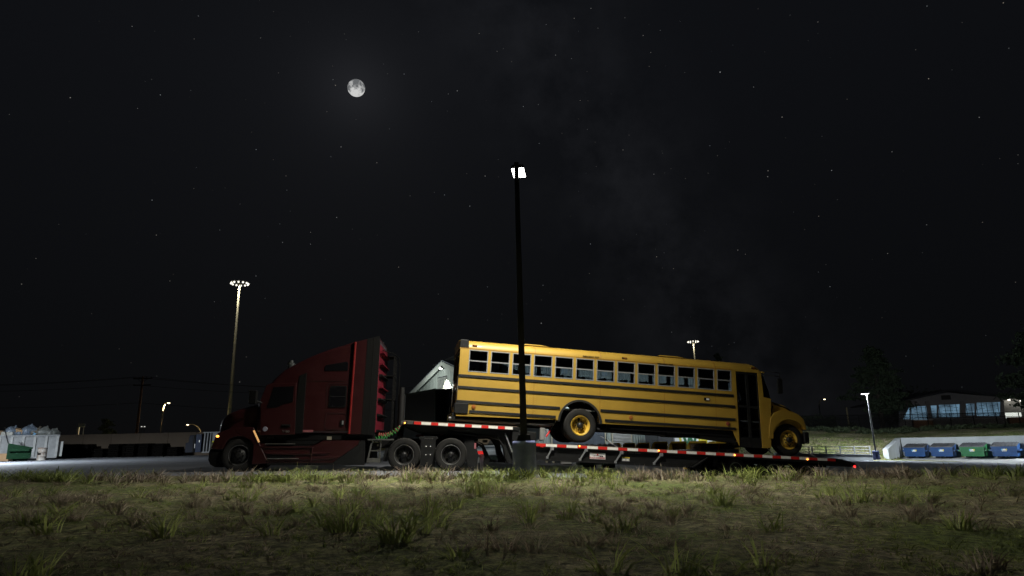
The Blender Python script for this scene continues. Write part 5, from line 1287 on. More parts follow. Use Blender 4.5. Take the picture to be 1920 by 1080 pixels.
# things glimpsed low down under the gooseneck
Mstone = mat('tan stone block', (.30, .25, .18), .85, var=.3, vs=4)
for px, py, w_, lab in ((898, 866, .42, 'stack of tan stone blocks under the truck tail, beside the tail bracket'), (941 - 24, 866, .30, 'narrow stack of tan stone blocks behind the rear mudflap')):
    p = at(px, py, 30); g0 = G(p.x, p.y); t = thing('stone_stack', lab, 'stone blocks', (p.x, p.y, g0))
    for k in range(5): MB().box(-w_+.03*(k % 2), w_+.03*(k % 2), 0, .8, .02+k*.2, .20+k*.2).build('block', Mstone, t, bevel=.015)
    MB().box(-w_, w_, 0, .8, 0, .02).build('pallet_board', M_dkwood, t)
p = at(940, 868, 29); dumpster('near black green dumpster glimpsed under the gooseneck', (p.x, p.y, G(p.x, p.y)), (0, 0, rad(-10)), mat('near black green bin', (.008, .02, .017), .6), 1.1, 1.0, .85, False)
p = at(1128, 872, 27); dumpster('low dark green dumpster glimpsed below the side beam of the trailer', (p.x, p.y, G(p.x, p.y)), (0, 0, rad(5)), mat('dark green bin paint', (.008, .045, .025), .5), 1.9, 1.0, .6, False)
BFm = Frame(930, 844, 28, -4); x0, x1 = BFm.P(880, 844)[0], BFm.P(962, 844)[0]; z0, z1 = BFm.P(930, 855)[1], BFm.P(930, 834.5)[1]
g0 = G(BFm.o.x, BFm.o.y)-BFm.o.z
t = thing('guard_rail', 'pale blue steel guard rail seen between the mudflap and the gooseneck', 'guard rail', BFm.w(0, 0, g0), BFm.rot)
MB().prism([(0, z0-g0), (.06, z0-g0+.02), (.04, (z0+z1)/2-g0), (.08, z1-g0-.12), (.08, z1-g0), (0, z1-g0), (-.02, z1-g0-.1), (-.06, (z0+z1)/2-g0)], x0, x1)
m = MB(); pr = [(-.02, z0-g0), (-.08, z0-g0+.06), (-.08, z0-g0+.20), (-.02, z0-g0+.26), (-.02, z0-g0+.32), (-.10, z1-g0-.06), (-.10, z1-g0), (.02, z1-g0), (.02, z0-g0)]
m.prism(pr, x0, x1); m.v = [(y, x, z) for x, y, z in m.v]; m.build('beam', mat('pale blue galvanised rail', (.36, .43, .50), .4, metal=.3, var=.15), t)
for x in (x0+.3, x1-.35): MB().box(x, x+.12, .03, .15, 0, z1-g0-.1).build('post', M_steel, t)
VF = Frame(1030, 872, 31, 0); x0, z1 = VF.P(1014, 858); x1, _ = VF.P(1052, 858); g0 = G(VF.o.x, VF.o.y)-VF.o.z
t = thing('site_cabin', 'grey corrugated site cabin seen below the trailer beam beside the lamp base', 'cabin', VF.w(0, 0, g0), VF.rot)
MB().box(x0, x1, 0, 2, .1, z1-g0+.15).build('shell', M_side2, t, smooth=0); m = MB(); m.box(x0+.22, x0+.32, -.03, 0, 0, z1-g0+.15); m.box(x1-.42, x1-.32, -.03, 0, 0, z1-g0+.15); m.build('frame_post', mat('cream trim', (.45, .41, .30), .6), t); MB().box(x0-.05, x1+.05, -.05, 2.05, z1-g0+.152, z1-g0+.22).build('roof', M_roof, t)
PF = Frame(1062, 874, 29, 0); x0, z1 = PF.P(1052, 864); x1, _ = PF.P(1072, 864); g0 = G(PF.o.x, PF.o.y)-PF.o.z
t = thing('block_pallet', 'pale grey blocks on a pallet below the trailer beam', 'stone blocks', PF.w(0, 0, g0), PF.rot)
for k in range(4): MB().box(x0, x1, 0, .8, .05+k*.2, .23+k*.2).build('block', M_conc, t, bevel=.01)
MB().box(x0, x1, 0, .8, 0, .05).build('pallet_board', M_dkwood, t)

# ------------------------------------------------------------------ right side: kerb, railing, dumpster bay, bank
kx0, kx1 = at(1455, 858, 49.3), at(1637.5, 861, 49.3)
M_pconc = mat('pale concrete', (.36, .38, .39), .85, var=.15, vs=1.2, bump=.25, bs=20)
kz = lambda px: at(px, 851.5, 49.3).z
t = thing('kerb_wall', 'low pale concrete kerb wall carrying the white railing', 'wall', (kx0.x, 49.3, 0))
m = MB(); zt0, zt1 = at(1455, 850.5, 49.3).z, at(1637, 853, 49.3).z
m.prism([(0, zt0-1.2), (kx1.x-kx0.x, zt1-1.0), (kx1.x-kx0.x, zt1), (0, zt0)], 0, .35); m.build('coping', M_pconc, t, bevel=.03)
MB().prism([(0, zt0+.001), (kx1.x-kx0.x, zt1+.001), (kx1.x-kx0.x, zt1+.05), (0, zt0+.05)], -.04, .39).build('cap', M_pconc, t, bevel=.012)
rt_ = thing('railing', 'white tubular railing on the low concrete kerb wall', 'railing', (kx0.x, 49.47, 0)); M_wrail = mat('white rail paint', (.34, .35, .35), .45, var=.08)
for px in (1471, 1497, 1523, 1549, 1575.5, 1602, 1631):
    x = at(px, 845, 49.47).x-kx0.x; zb0 = lerp(zt0, zt1, x/(kx1.x-kx0.x))+.052; z1 = at(px, 837, 49.47).z
    MB().box(x-.04, x+.04, -.04, .04, zb0, z1+.03).build('post', M_wrail, rt_)
for py in (837.5, 843, 848.3):
    a, b_ = at(1471, py, 49.47), at(1631, py, 49.47); MB().tube([(a.x-kx0.x, 0, a.z), (b_.x-kx0.x, 0, b_.z)], .02, 8).build('rail', M_wrail, rt_)
# bay walls
DP = [(1715, 858, 57), ]
zfl = lambda p: G(p.x, min(p.y, 48))
def on_line(px, A_, d_):
    r_ = ray(px, 850); s = (A_.x-EYE.x)*d_.y-(A_.y-EYE.y)*d_.x; kx = r_.x*d_.y-r_.y*d_.x; k_ = s/kx; return Vector((EYE.x+r_.x*k_, EYE.y+r_.y*k_, 0)), k_
def zpix(px, py, k_): return EYE.z+(cF.z*FPX+cR.z*(px-960)-cU.z*(py-540))*k_
pts = []
for px, pt, pbm in ((1693, 821, 857), (1760, 820, 857.5), (1840, 818.5, 858), (1925, 816.5, 858.5), (2080, 813, 859)):
    p, k_ = on_line(px, A_, back_dir); pts.append((p, zpix(px, pt, k_), zpix(px, pbm, k_)))
bayfloor = [p[2] for p in pts]
t = thing('retaining_wall', 'pale concrete retaining wall with a sloping wing round the dumpsters', 'wall', A_)
m = MB()
tot = (pts[-1][0]-A_).length+3
d_n = -fwd
vs = []
for p, zt_q, zb_q in pts:
    for q_ in (p, p+d_n*.4): vs += [(q_.x-A_.x, q_.y-A_.y, zb_q-.8), (q_.x-A_.x, q_.y-A_.y, zt_q)]
fs = []
for i in range(len(pts)-1):
    a = i*4; b2 = a+4; fs += [(a, b2, b2+1, a+1), (a+1, b2+1, b2+3, a+3), (a+2, a+3, b2+3, b2+2)]
m.add(vs, fs); m.build('back_panel', M_pconc, t, smooth=0)
kf = 52.5/ray(1666, 850).y
zt_f, zb_f = zpix(1666, 842, kf), zpix(1666, 860, kf); zt_b, zb_b = pts[0][1], pts[0][2]
vs = []
for o_ in (Vector((0, 0, 0)), wn_*.38):
    vs += [(o_.x, o_.y, zb_b-.6), (wd.x+o_.x, wd.y+o_.y, zb_f-.6), (wd.x+o_.x, wd.y+o_.y, zt_f), (o_.x, o_.y, zt_b)]
MB().add(vs, [(0, 1, 2, 3), (7, 6, 5, 4), (3, 2, 6, 7), (1, 5, 6, 2), (0, 3, 7, 4)]).build('wing_panel', M_pconc, t, smooth=0)
# bay slab
vs = []
for p, a, zb_q in pts: vs += [(p.x-A_.x, p.y-A_.y, zb_q+.0), (p.x+fwd.x*11-A_.x, p.y+fwd.y*11-A_.y, zb_q-.30)]
sl = MB().add(vs, [(0, 1, 3, 2), (2, 3, 5, 4), (4, 5, 7, 6), (6, 7, 9, 8)]).build('bay_pavement', M_conc, loc=A_, smooth=0); tag(sl, kind='structure')
for px, pyb, dist, mm, lab in ((1715, 858.5, 1.5, M_dblue, 'blue dumpster nearest the wing wall of the bay'), (1766, 858.5, 1.5, M_dblue, 'blue dumpster between the first blue one and the green one'), (1823.5, 858.5, 1.5, M_dgreen, 'bright green dumpster standing in the row of blue ones'), (1884, 858.5, 1.5, M_dblue, 'darker blue dumpster at the open end of the row, past the green one')):
    p, k_ = on_line(px, A_+fwd*dist, back_dir); z = zpix(px, pyb, k_)
    dumpster(lab, (p.x, p.y, z), (0, 0, rad(BYAW+8)), mm, 2.0, 1.15, 1.05, True, sc=.86, group='dumpsters in the concrete bay')
# second lamp post, added unseen beyond the right edge to light the bay
slim_lamp(2060, 850, 2040, 740, 50, 'added slim steel lamp post, out of view, lighting the dumpster bay', 1500, .8, rad(200), aim=(40, 52, -2))

# bank plants, fence, lit hall
def chain_fence():
    y = 75; a, b_ = at(1440, 800, y), at(2000, 795, y)
    t = thing('chain_link_fence', 'black chain link fence along the top of the dark bank', 'fence', (a.x, y, 0))
    zb_ = lambda x: G(a.x+x, y)-.1
    L = b_.x-a.x; n = int(L/2.5); zt = lambda px: at(px, 779, y).z
    z_l, z_r = at(1440, 781, y).z, at(2000, 771.5, y).z
    top = lambda x: lerp(z_l, z_r, x/L)
    for i in range(n+1):
        x = L*i/n; MB().cyl((x, 0, 0), .045, zb_(x), top(x)+.05, 8).build('post', M_black, t)
    for dz_ in (0, -.45): MB().tube([(0, 0, top(0)+dz_), (L, 0, top(L)+dz_)], .035, 6).build('rail', M_black, t)
    m = MB(); st = .16; x = 0
    while x < L:
        h_ = top(x)-zb_(x)
        for s_ in (-1, 1):
            x1 = x+s_*h_*.9
            if 0 <= x1 <= L: m.bar((x, 0, zb_(x)), (x1, 0, top(x1)), .028, .014)
        x += st
    m.build('mesh', M_black, t, smooth=0)
chain_fence()
HF = Frame(1785, 792, 92, -4)
hp_ = lambda px, py: HF.P(px, py)
z0 = hp_(1785, 800)[1]
hall = thing('lit_hall', 'long low hall with blue lit windows and a shallow gable beyond the fence', 'hall', HF.w(0, 0, z0), HF.rot)
gab = HF.PP([(1686, 800), (1884, 800), (1882, 745.5), (1776, 736), (1690, 753)]); gab = [(x, z-z0) for x, z in gab]
bays = [((1681, 762), (1706, 786)), ((1708, 762), (1741, 787)), ((1745, 760.5), (1757, 784)), ((1760, 759), (1800, 782)), ((1811, 757), (1828, 779)), ((1831, 755), (1876, 780))]
bays = [((1687, 762), (1706, 786)),] + bays[1:]
hl = []
for (ax, ay), (bx_, by_) in bays:
    a0 = hp_(ax, ay+ (bx_-ax)*0); a1 = hp_(bx_, ay-(bx_-ax)*.03); b1 = hp_(bx_, by_); b0 = hp_(ax, by_)
    hl.append([(b0[0], b0[1]-z0), (b1[0], b1[1]-z0), (a1[0], a1[1]-z0), (a0[0], a0[1]-z0)])
M_hall = mat('dark grey render', (.20, .19, .19), .85, var=.12)
MB().prism(gab, 0, .3, 0, hl).build('wall', M_hall, hall, smooth=0)
M_blit = mat('blue lit blind', (.3, .4, .5), .6, var=.0, emit=(.30, .56, .80), es=.42)
def tint_windows():
    t = M_blit.node_tree; p = t.nodes['Principled BSDF']; tcn = t.nodes.new('ShaderNodeTexCoord'); n = t.nodes.new('ShaderNodeTexNoise'); n.inputs['Scale'].default_value = .45; n.inputs['Detail'].default_value = 3
    t.links.new(tcn.outputs['Object'], n.inputs['Vector']); mr = t.nodes.new('ShaderNodeMapRange'); mr.inputs['From Min'].default_value = .35; mr.inputs['From Max'].default_value = .68; mr.inputs['To Min'].default_value = .07; mr.inputs['To Max'].default_value = .42
    t.links.new(n.outputs['Fac'], mr.inputs['Value']); t.links.new(mr.outputs[0], p.inputs['Emission Strength'])
tint_windows()
for h_ in hl:
    w_ = MB().prism(h_, .12, .16).build('window', M_blit, hall, smooth=0)
    m = MB(); xa, xb = h_[0][0], h_[1][0]; za, zb_, zt_a = h_[0][1], h_[1][1], h_[3][1]
    rn = random.Random(int(xa*100)); x = xa+.3
    while x < xb:
        m.box(x-.025, x+.025, .06, .11, min(za, zb_), zt_a-.02); 
        for k in range(3):
            zz = min(za, zb_)+(zt_a-min(za, zb_))*(k+rn.random()*.6+.2)/3; m.box(max(xa, x-.35), min(xb, x+.35), .07, .10, zz-.02, zz+.02)
        x += .55+rn.random()*.3
    m.build('grille', M_black, w_, smooth=0)
p0, p1, p2 = hp_(1676, 757), hp_(1776, 733.5), hp_(1893, 745)
MB().prism([(p0[0], p0[1]-z0), (p1[0], p1[1]-z0), (p2[0], p2[1]-z0), (p2[0], p2[1]-z0+.2), (p1[0], p1[1]-z0+.22), (p0[0], p0[1]-z0+.2)], -1.0, 14).build('roof', mat('dark roof', (.03, .03, .035), .7), hall, smooth=0)
a, b_ = hp_(1764, 741), hp_(1783, 749); m = MB()
for k in range(5): z = lerp(b_[1], a[1], k/5)-z0; m.box(a[0], b_[0], -.06, -.002, z, z+.1)
m.build('vent', M_blkpaint, hall)
for px in (1741, 1806): x, _ = hp_(px, 770); MB().box(x-.25, x+.25, -.1, -.002, 0, hp_(px, 752)[1]-z0).build('pilaster', mat('pale pilaster', (.16, .15, .15), .8), hall)
M_dkbr = mat('dark orange brick', (.07, .035, .018), .9, var=.3)
for pxa, pxb, pya, pyb_ in ((1684, 1721, 790, 803), (1855, 1885, 785, 795)):
    a, b_ = hp_(pxa, pya), hp_(pxb, pyb_); p = HF.w(a[0], -4, b_[1]); t = thing('brick_planter', 'low orange brick planter wall left of the hall' if pxa < 1700 else 'low orange brick planter wall at the right end of the hall', 'planter', p, HF.rot)
    MB().box(0, b_[0]-a[0], 0, .4, 0, a[1]-b_[1]).build('brickwork', M_dkbr, t); MB().box(-.04, b_[0]-a[0]+.04, -.04, .44, a[1]-b_[1], a[1]-b_[1]+.08).build('coping', M_conc, t)
    area(t, ((b_[0]-a[0])/2, -2, 2.2), (rad(35), 0, 0), .4, .2, 12, (1, .9, .8))  # added area light without a fixture, brightens planter and hall front
# lit annexe at the right edge
AF = Frame(1905, 792, 96, -10); ap = lambda px, py: AF.P(px, py)
z0 = ap(1905, 800)[1]; an = thing('lit_annexe', 'white annexe lit by two wall lamps at the edge of the hall', 'annexe', AF.w(0, 0, z0), AF.rot)
x0, x1, zt = ap(1884, 780)[0], ap(1990, 780)[0], ap(1890, 748)[1]-z0
MB().box(x0, x1, 0, 6, 0, zt).build('wall', mat('white render', (.16, .16, .15), .8), an); MB().box(x0-.3, x1, -.6, 6, zt+.002, zt+.2).build('roof', M_blkpaint, an)
MB().box(x0+.1, x0+2.2, -.06, -.001, 1.2, 1.2+ (ap(1890, 768)[1]-ap(1890, 779)[1])).build('window', mat('bright lit patch', (.9, .95, .9), .4, var=0, emit=(.95, 1, .92), es=1.4), an)  # glowing panel stands in for a brightly lit patch
for px, py in ((1889.5, 748.5), (1913, 750.5)):
    x, z = ap(px, py); w_ = MB().box(x-.2, x+.2, -.5, -.002, z-z0, z-z0+.15).build('wall_lamp', M_black, an); MB().ball((x, -.3, z-z0-.05), .24, .2, .16, 10, 6).build('bulb', mat('annexe lamp', (.9, .9, .9), .5, var=0, emit=(1, .95, .85), es=3.5), w_)
    d = bpy.data.lights.new('lamp_or_fill_light', 'POINT'); d.energy = 30; d.color = (1, .95, .86); d.shadow_soft_size = .15; o = bpy.data.objects.new('lamp_or_fill_light', d); C.objects.link(o); o.parent = an; o.location = (x, -.9, z-z0-.3)

# ------------------------------------------------------------------ trees and shrubs
M_leaf = mat('dark evergreen needles', (.030, .045, .022), .8, var=.35, vs=1.5); M_leaf2 = mat('dark broad leaves', (.035, .05, .02), .7, var=.35, vs=1.5); M_bark = mat('dark bark', (.05, .04, .03), .95, var=.3, vs=6)
def leaf_mesh(name, centers, per, spread, size, m, parent, seed, flat=.6):
    rng = np.random.default_rng(seed); c = np.repeat(np.array(centers), per, 0); n = len(c)
    p = c+rng.normal(0, 1, (n, 3))*np.array([spread, spread, spread*flat]); d = rng.normal(0, 1, (n, 3)); d /= np.linalg.norm(d, axis=1)[:, None]; e = rng.normal(0, 1, (n, 3)); e = np.cross(d, e); e /= np.linalg.norm(e, axis=1)[:, None]
    s = size*rng.uniform(.6, 1.4, n)[:, None]
    V = np.stack([p-d*s, p+e*s*.35, p+d*s, p-e*s*.35], 1).reshape(-1, 3)
    me = bpy.data.meshes.new(name); me.vertices.add(len(V)); me.vertices.foreach_set('co', V.ravel().astype(np.float32)); me.loops.add(4*n); me.loops.foreach_set('vertex_index', np.arange(4*n, dtype=np.int32)); me.polygons.add(n); me.polygons.foreach_set('loop_start', np.arange(0, 4*n, 4, dtype=np.int32)); me.update(); me.validate()
    me.materials.append(m); o = bpy.data.objects.new(name, me); C.objects.link(o); o.parent = parent; return o
def pine(px, py_top, px_b, D, width, label, seed, dens=1., m=None, lo=.22):
    top = at(px, py_top, D); gz_ = G(top.x, D)-.2; h = top.z-gz_; rn = random.Random(seed)
    t = thing('pine_tree', label, 'tree', (top.x, D, gz_), group=None)
    MB().lathe([(.28, 0), (.18, h*.5), (.03, h), (.001, h)], 10, axis='z').build('trunk', M_bark, t)
    cs = []; br = MB()
    for k in range(int(46*dens)):
        f = lo+(1-lo)*(k/(46*dens))**.9; L = width/2*(1-f)**.8*rn.choice((.45, .7, .9, 1.0, 1.3))*rn.uniform(.8, 1.1)+.2; a = rn.uniform(0, 6.28); z = h*f
        br.tube([(0, 0, z), (L*math.cos(a)*.5, L*math.sin(a)*.5, z+.05*L), (L*math.cos(a), L*math.sin(a), z-.02*L+rn.uniform(-.2, .3))], [.06, .04, .015], 5)
        for j in range(5): q_ = .3+.75*j/4; cs.append((L*q_*math.cos(a)+rn.gauss(0, .15), L*q_*math.sin(a)+rn.gauss(0, .15), z+.1*rn.gauss(0, 1)))
    br.build('branches', M_bark, t); leaf_mesh('crown', cs, 30, width*.040, .17*width/7+.06, m or M_leaf, t, seed, .42)
def shrub(name, px, py_top, D, w, label, seed, cat='bush', group=None, m=None, n=26):
    top = at(px, py_top, D); gz_ = G(top.x, D)-.1; h = max(.5, top.z-gz_); rn = random.Random(seed); t = thing(name, label, cat, (top.x, D, gz_), group=group)
    cs = []; br = MB()
    for k in range(n):
        a = rn.uniform(0, 6.28); r_ = w/2*math.sqrt(rn.random()); f = math.sqrt(max(0, 1-(2*r_/w)**2)); z = h*(.15+.8*f*rn.uniform(.35, 1)); cs.append((r_*math.cos(a), r_*math.sin(a)*.7, z))
        br.tube([(0, 0, 0), (r_*.4*math.cos(a), r_*.3*math.sin(a), z*.6), cs[-1]], [.05, .03, .01], 5)
    br.build('trunk', M_bark, t); leaf_mesh('crown', cs, 60, min(w, h)*.11+.08, .11+.02*h, m or M_leaf2, t, seed)
pine(1633, 655, 1633, 84, 8.6, 'tall dark pine tree between the yellow road lamp and the lit hall', 3)
pine(1955, 585, 1953, 72, 12.5, 'dark pine tree at the edge beside the annexe lamps', 8, 1.8)
pine(1344, 661, 1344, 105, 4.2, 'small dark pine peeping over the front of the bus roof', 12, .6, lo=.35)
pine(200, 785, 200, 110, 5, 'small dark conifer standing beyond the brown wall', 21, .5, lo=.1)
shrub('broadleaf_tree', 1722, 722, 112, 12, 'dim round tree crown showing above the roof of the lit hall', 4, 'tree', n=60)
shrub('broadleaf_tree', 1500, 778, 88, 14, 'low dark tree mass behind the bus bonnet on the bank', 6, 'tree', n=50)
for i, px in enumerate((1500, 1535, 1570, 1600, 1632, 1662, 1690, 1722, 1752, 1785, 1815, 1848, 1880, 1912)):
    shrub('bank_shrub', px, 803+3*math.sin(i*1.9), 69+1.5*math.sin(i*2.7), 2.8, 'dark straggly shrub in the row below the chain link fence', 40+i, 'shrub', 'shrubs below the chain link fence', n=16)
# ------------------------------------------------------------------ grass
def blade_mat(name, c0, c1):
    m = bpy.data.materials.new(name); m.use_nodes = True; t = m.node_tree; p = t.nodes['Principled BSDF']; p.inputs['Roughness'].default_value = .6; p.inputs['Specular IOR Level'].default_value = .25
    a = t.nodes.new('ShaderNodeAttribute'); a.attribute_name = 'tone'
    r = t.nodes.new('ShaderNodeValToRGB'); r.color_ramp.elements[0].color = (*c0, 1); r.color_ramp.elements[1].color = (*c1, 1)
    t.links.new(a.outputs['Fac'], r.inputs[0]); t.links.new(r.outputs[0], p.inputs['Base Color'])
    tr = t.nodes.new('ShaderNodeBsdfTranslucent'); t.links.new(r.outputs[0], tr.inputs[0]); mx = t.nodes.new('ShaderNodeMixShader'); mx.inputs[0].default_value = .48
    t.links.new(p.outputs[0], mx.inputs[1]); t.links.new(tr.outputs[0], mx.inputs[2]); t.links.new(mx.outputs[0], t.nodes['Material Output'].inputs[0]); return m
M_gr = blade_mat('green grass blades', (.20, .27, .06), (.62, .69, .24)); M_dry = blade_mat('dry grass blades', (.27, .21, .16), (.66, .56, .43))
def grass_obj(name, tufts, m, seed):
    """tufts: (x, y, z, height, spread, blades, width)"""
    rng = np.random.default_rng(seed); T = np.array(tufts); rep = T[:, 5].astype(int); idx = np.repeat(np.arange(len(T)), rep); n = len(idx); q = T[idx]
    a = rng.uniform(0, 2*np.pi, n); rr = np.sqrt(rng.uniform(0, 1, n))*q[:, 4]*.28
    base = q[:, :3]+np.stack([rr*np.cos(a), rr*np.sin(a), np.zeros(n)], 1)
    a2 = a+rng.normal(0, .6, n); lean = q[:, 4]*rng.uniform(.15, .95, n); h = q[:, 3]*rng.uniform(.5, 1.08, n)*(1-.25*(lean/(q[:, 4]+1e-6)))
    d = np.stack([np.cos(a2), np.sin(a2), np.zeros(n)], 1); sd = np.stack([-np.sin(a2), np.cos(a2), np.zeros(n)], 1); tw = rng.normal(0, .7, n)[:, None]; sd = sd*np.cos(tw)+d*np.sin(tw)
    w = q[:, 6]*rng.uniform(.6, 1.3, n)
    droop = rng.uniform(.0, .45, n)
    V = np.zeros((n, 7, 3))
    for k, (f, wf) in enumerate(((0, 1.0), (.4, .85), (.75, .55))):
        c = base+d*(lean*f**1.8)[:, None]; c[:, 2] += h*(f-droop*f**3*.6)
        V[:, 2*k] = c-sd*(w*wf*.5)[:, None]; V[:, 2*k+1] = c+sd*(w*wf*.5)[:, None]
    c = base+d*lean[:, None]; c[:, 2] += h*(1-droop*.6); V[:, 6] = c
    F4 = np.array([[0, 1, 3, 2], [2, 3, 5, 4]]); off = (np.arange(n)*7)[:, None]
    quads = np.concatenate([(off+F4[0][None]), (off+F4[1][None])], 1).reshape(-1, 4); tris = off+np.array([[4, 5, 6]])
    loops = np.concatenate([quads.ravel(), tris.ravel()]); nq, ntr = len(quads), len(tris)
    me = bpy.data.meshes.new(name); me.vertices.add(n*7); me.vertices.foreach_set('co', V.reshape(-1).astype(np.float32)); me.loops.add(len(loops)); me.loops.foreach_set('vertex_index', loops.astype(np.int32))
    me.polygons.add(nq+ntr); me.polygons.foreach_set('loop_start', np.concatenate([np.arange(nq)*4, nq*4+np.arange(ntr)*3]).astype(np.int32)); me.update(); me.validate()
    tone = np.repeat(np.clip(rng.normal(.5, .28, n)+np.repeat(rng.normal(0, .12, len(T)), rep), 0, 1), 7).astype(np.float32)
    at_ = me.attributes.new('tone', 'FLOAT', 'POINT'); at_.data.foreach_set('value', tone)
    me.polygons.foreach_set('use_smooth', [True]*(nq+ntr)); me.materials.append(m)
    NV = np.repeat(d, 7, 0)*.35+np.array([0, 0, .85]); NV /= np.linalg.norm(NV, axis=1)[:, None]
    me.normals_split_custom_set_from_vertices(NV.tolist())
    o = bpy.data.objects.new(name, me); C.objects.link(o); tag(o, kind='stuff'); return o
rn = random.Random(11)
green, dry = [], []
def near_lamp(x, y): return math.hypot(x-pb.x, y-pb.y) < .55
# edge band beside the lot
for i in range(430):
    x = rn.uniform(-16, 17); y = rn.uniform(14.9, 17.4)
    if near_lamp(x, y): continue
    isg = math.sin(x*1.1+1.3)+.8*math.sin(x*.43-y*.7)+rn.gauss(0, .5) > -.15
    hh = rn.uniform(.26, .46)*(.95 if x > 5 else 1)*(.9 if x < -6 else 1)
    (green if isg else dry).append((x, y, H(x, y)-.01, hh, rn.uniform(.36, .68), rn.randint(14, 24), .020))
# middle ground clumps
for i in range(420):
    y = rn.uniform(7.0, 15); x = rn.uniform(-.86*y-1, .86*y+1)
    isg = math.sin(x*.7+y*.9)+.8*math.sin(x*.31-y*.5+1)+rn.gauss(0, .4) > .45
    if isg and rn.random() < .45: green.append((x, y, H(x, y)-.01, rn.uniform(.15, .34), rn.uniform(.2, .45), rn.randint(14, 24), .017))
    elif rn.random() < .8: dry.append((x, y, H(x, y)-.01, rn.uniform(.10, .24), rn.uniform(.2, .5), rn.randint(18, 32), .012))
# the clumps one can tell apart
for px, py, h, s, n in ((308, 1008, .36, .38, 30), (463, 941, .40, .5, 46), (510, 1005, .24, .32, 26), (642, 996, .42, .45, 30), (655, 997, .36, .42, 30), (742, 1017, .46, .50, 60), (782, 1000, .4, .42, 34), (820, 990, .34, .5, 26), (992, 964, .3, .35, 26), (905, 925, .36, .4, 36), (935, 925, .36, .5, 36), (880, 924, .33, .4, 30), (1052, 927, .40, .5, 34), (1010, 926, .3, .45, 30), (859, 1050, .20, .30, 26), (1147, 1075, .30, .40, 20), (1278, 1080, .32, .46, 26), (1355, 947, .36, .5, 46), (1603, 943, .46, .6, 44), (1676, 943, .42, .6, 44), (1640, 940, .36, .6, 34), (1735, 941, .3, .5, 24), (1453, 996, .22, .34, 22), (1437, 990, .25, .4, 12), (1800, 994, .30, .34, 40), (1435, 1066, .28, .5, 16), (30, 1096, .26, .32, 30), (75, 1088, .28, .26, 16), (90, 930, .3, .4, 30), (20, 932, .3, .4, 30), (260, 935, .25, .3, 18), (600, 988, .3, .4, 18), (700, 985, .34, .4, 22), (1340, 1078, .26, .5, 14)):
    p = hit(px, py); green.append((p.x, p.y, p.z-.01, h, s*1.1, n, .015))
for px, py, h, s, n in ((110, 942, .24, .5, 60), (50, 976, .25, .5, 50), (130, 978, .25, .5, 44), (250, 978, .2, .4, 30), (365, 955, .26, .5, 60), (390, 948, .24, .5, 50), (320, 930, .2, .4, 40), (440, 958, .24, .5, 50), (510, 945, .26, .4, 36), (600, 944, .22, .5, 44), (270, 975, .24, .4, 26), (470, 985, .2, .45, 30), (560, 985, .2, .45, 40), (1120, 948, .24, .5, 44), (1165, 950, .2, .4, 40), (1210, 974, .26, .55, 60), (1255, 975, .22, .5, 40), (1070, 970, .2, .5, 40), (950, 1032, .22, .45, 50), (1000, 1034, .2, .4, 40), (900, 1030, .2, .4, 36), (1100, 1025, .24, .45, 50), (1150, 1020, .2, .4, 36), (1260, 1025, .2, .4, 40), (1290, 970, .22, .4, 40), (1840, 1075, .22, .28, 44), (1865, 1066, .2, .24, 30), (780, 950, .22, .5, 40), (830, 945, .2, .5, 40), (700, 952, .2, .5, 44), (640, 948, .22, .5, 40), (1890, 930, .26, .5, 50), (1850, 920, .24, .5, 44), (1400, 925, .24, .5, 44), (1340, 915, .22, .5, 40), (170, 930, .2, .4, 40)):
    p = hit(px, py); dry.append((p.x, p.y, p.z-.01, h, s, n, .010))
# short growth all over
for i in range(9500):
    y = 1.6+15.6*rn.random()**1.15; x = rn.uniform(-.86*y-.6, .86*y+.6)
    if near_lamp(x, y): continue
    v = math.sin(x*.9+y*.6)+math.sin(x*.37-y*1.1)+rn.gauss(0, .5)
    (green if v > .2 else dry).append((x, y, H(x, y)-.006, rn.uniform(.03, .075), rn.uniform(.08, .2), rn.randint(4, 9), .008))
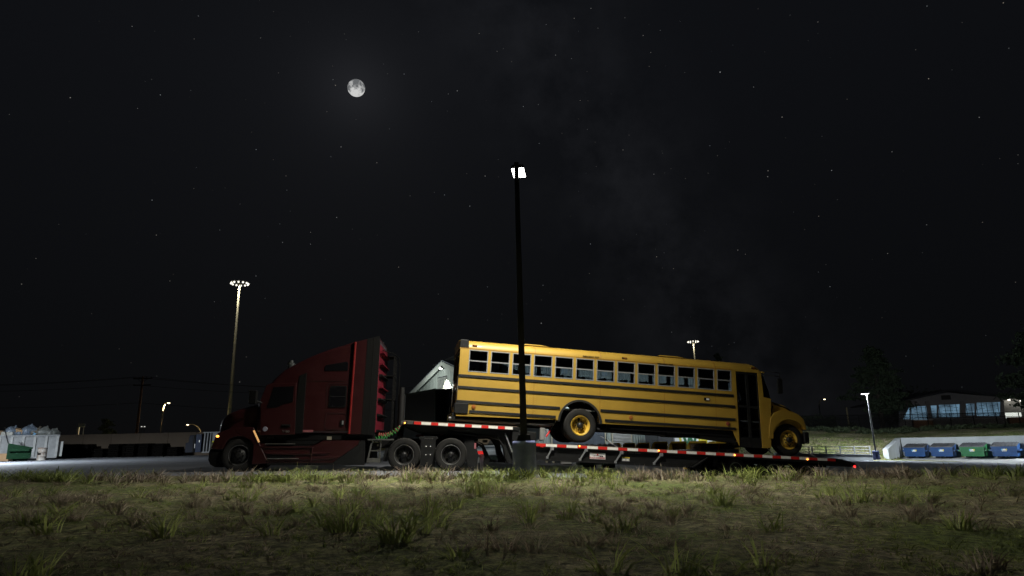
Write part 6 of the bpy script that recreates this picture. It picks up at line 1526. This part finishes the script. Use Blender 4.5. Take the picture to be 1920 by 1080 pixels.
# bank on the right
for i in range(2200):
    x = rn.uniform(19, 36); y = rn.uniform(49, 60)
    if hill(x, y) < .04: continue
    (green if rn.random() < .55 else dry).append((x, y, H(x, y)-.02, rn.uniform(.08, .2), rn.uniform(.2, .5), rn.randint(6, 12), .03))
grass_obj('grass', green, M_gr, 1); grass_obj('dry_grass', dry, M_dry, 2)

# ------------------------------------------------------------------ moon
md_ = 8000.; mr = md_*17.3/FPX*MOON_DIR.dot(cF)*1.0
mm = bpy.data.materials.new('moon surface'); mm.use_nodes = True; t = mm.node_tree; t.nodes.clear()
o_ = t.nodes.new('ShaderNodeOutputMaterial'); e_ = t.nodes.new('ShaderNodeEmission'); tcn = t.nodes.new('ShaderNodeTexCoord'); n1 = t.nodes.new('ShaderNodeTexNoise'); n1.inputs['Scale'].default_value = 1.7; n1.inputs['Detail'].default_value = 6; n1.inputs['Roughness'].default_value = .62
mp = t.nodes.new('ShaderNodeMapping'); mp.inputs['Scale'].default_value = (1/mr, 1/mr, 1/mr); mp.inputs['Location'].default_value = (3.3, 1.2, .6)
t.links.new(tcn.outputs['Object'], mp.inputs['Vector']); t.links.new(mp.outputs[0], n1.inputs['Vector'])
sp_ = t.nodes.new('ShaderNodeSeparateXYZ'); t.links.new(tcn.outputs['Object'], sp_.inputs[0])
ml = t.nodes.new('ShaderNodeMath'); ml.operation = 'MULTIPLY_ADD'; ml.inputs[1].default_value = -.16/mr; t.links.new(sp_.outputs['Z'], ml.inputs[0]); t.links.new(n1.outputs['Fac'], ml.inputs[2])
rp_ = t.nodes.new('ShaderNodeValToRGB'); rp_.color_ramp.elements[0].position = .455; rp_.color_ramp.elements[0].color = (.13, .135, .14, 1); rp_.color_ramp.elements[1].position = .66; rp_.color_ramp.elements[1].color = (.60, .60, .59, 1)
t.links.new(ml.outputs[0], rp_.inputs[0]); t.links.new(rp_.outputs[0], e_.inputs[0]); e_.inputs[1].default_value = 1.0; t.links.new(e_.outputs[0], o_.inputs[0])
m = MB(); m.ball((0, 0, 0), mr, mr, mr, 48, 32); o = m.build('moon', mm, smooth=180); o.location = EYE+MOON_DIR*md_/MOON_DIR.dot(cF)*1.0
tag(o, 'grey mottled moon, nearly full, high in the dark sky', 'moon')
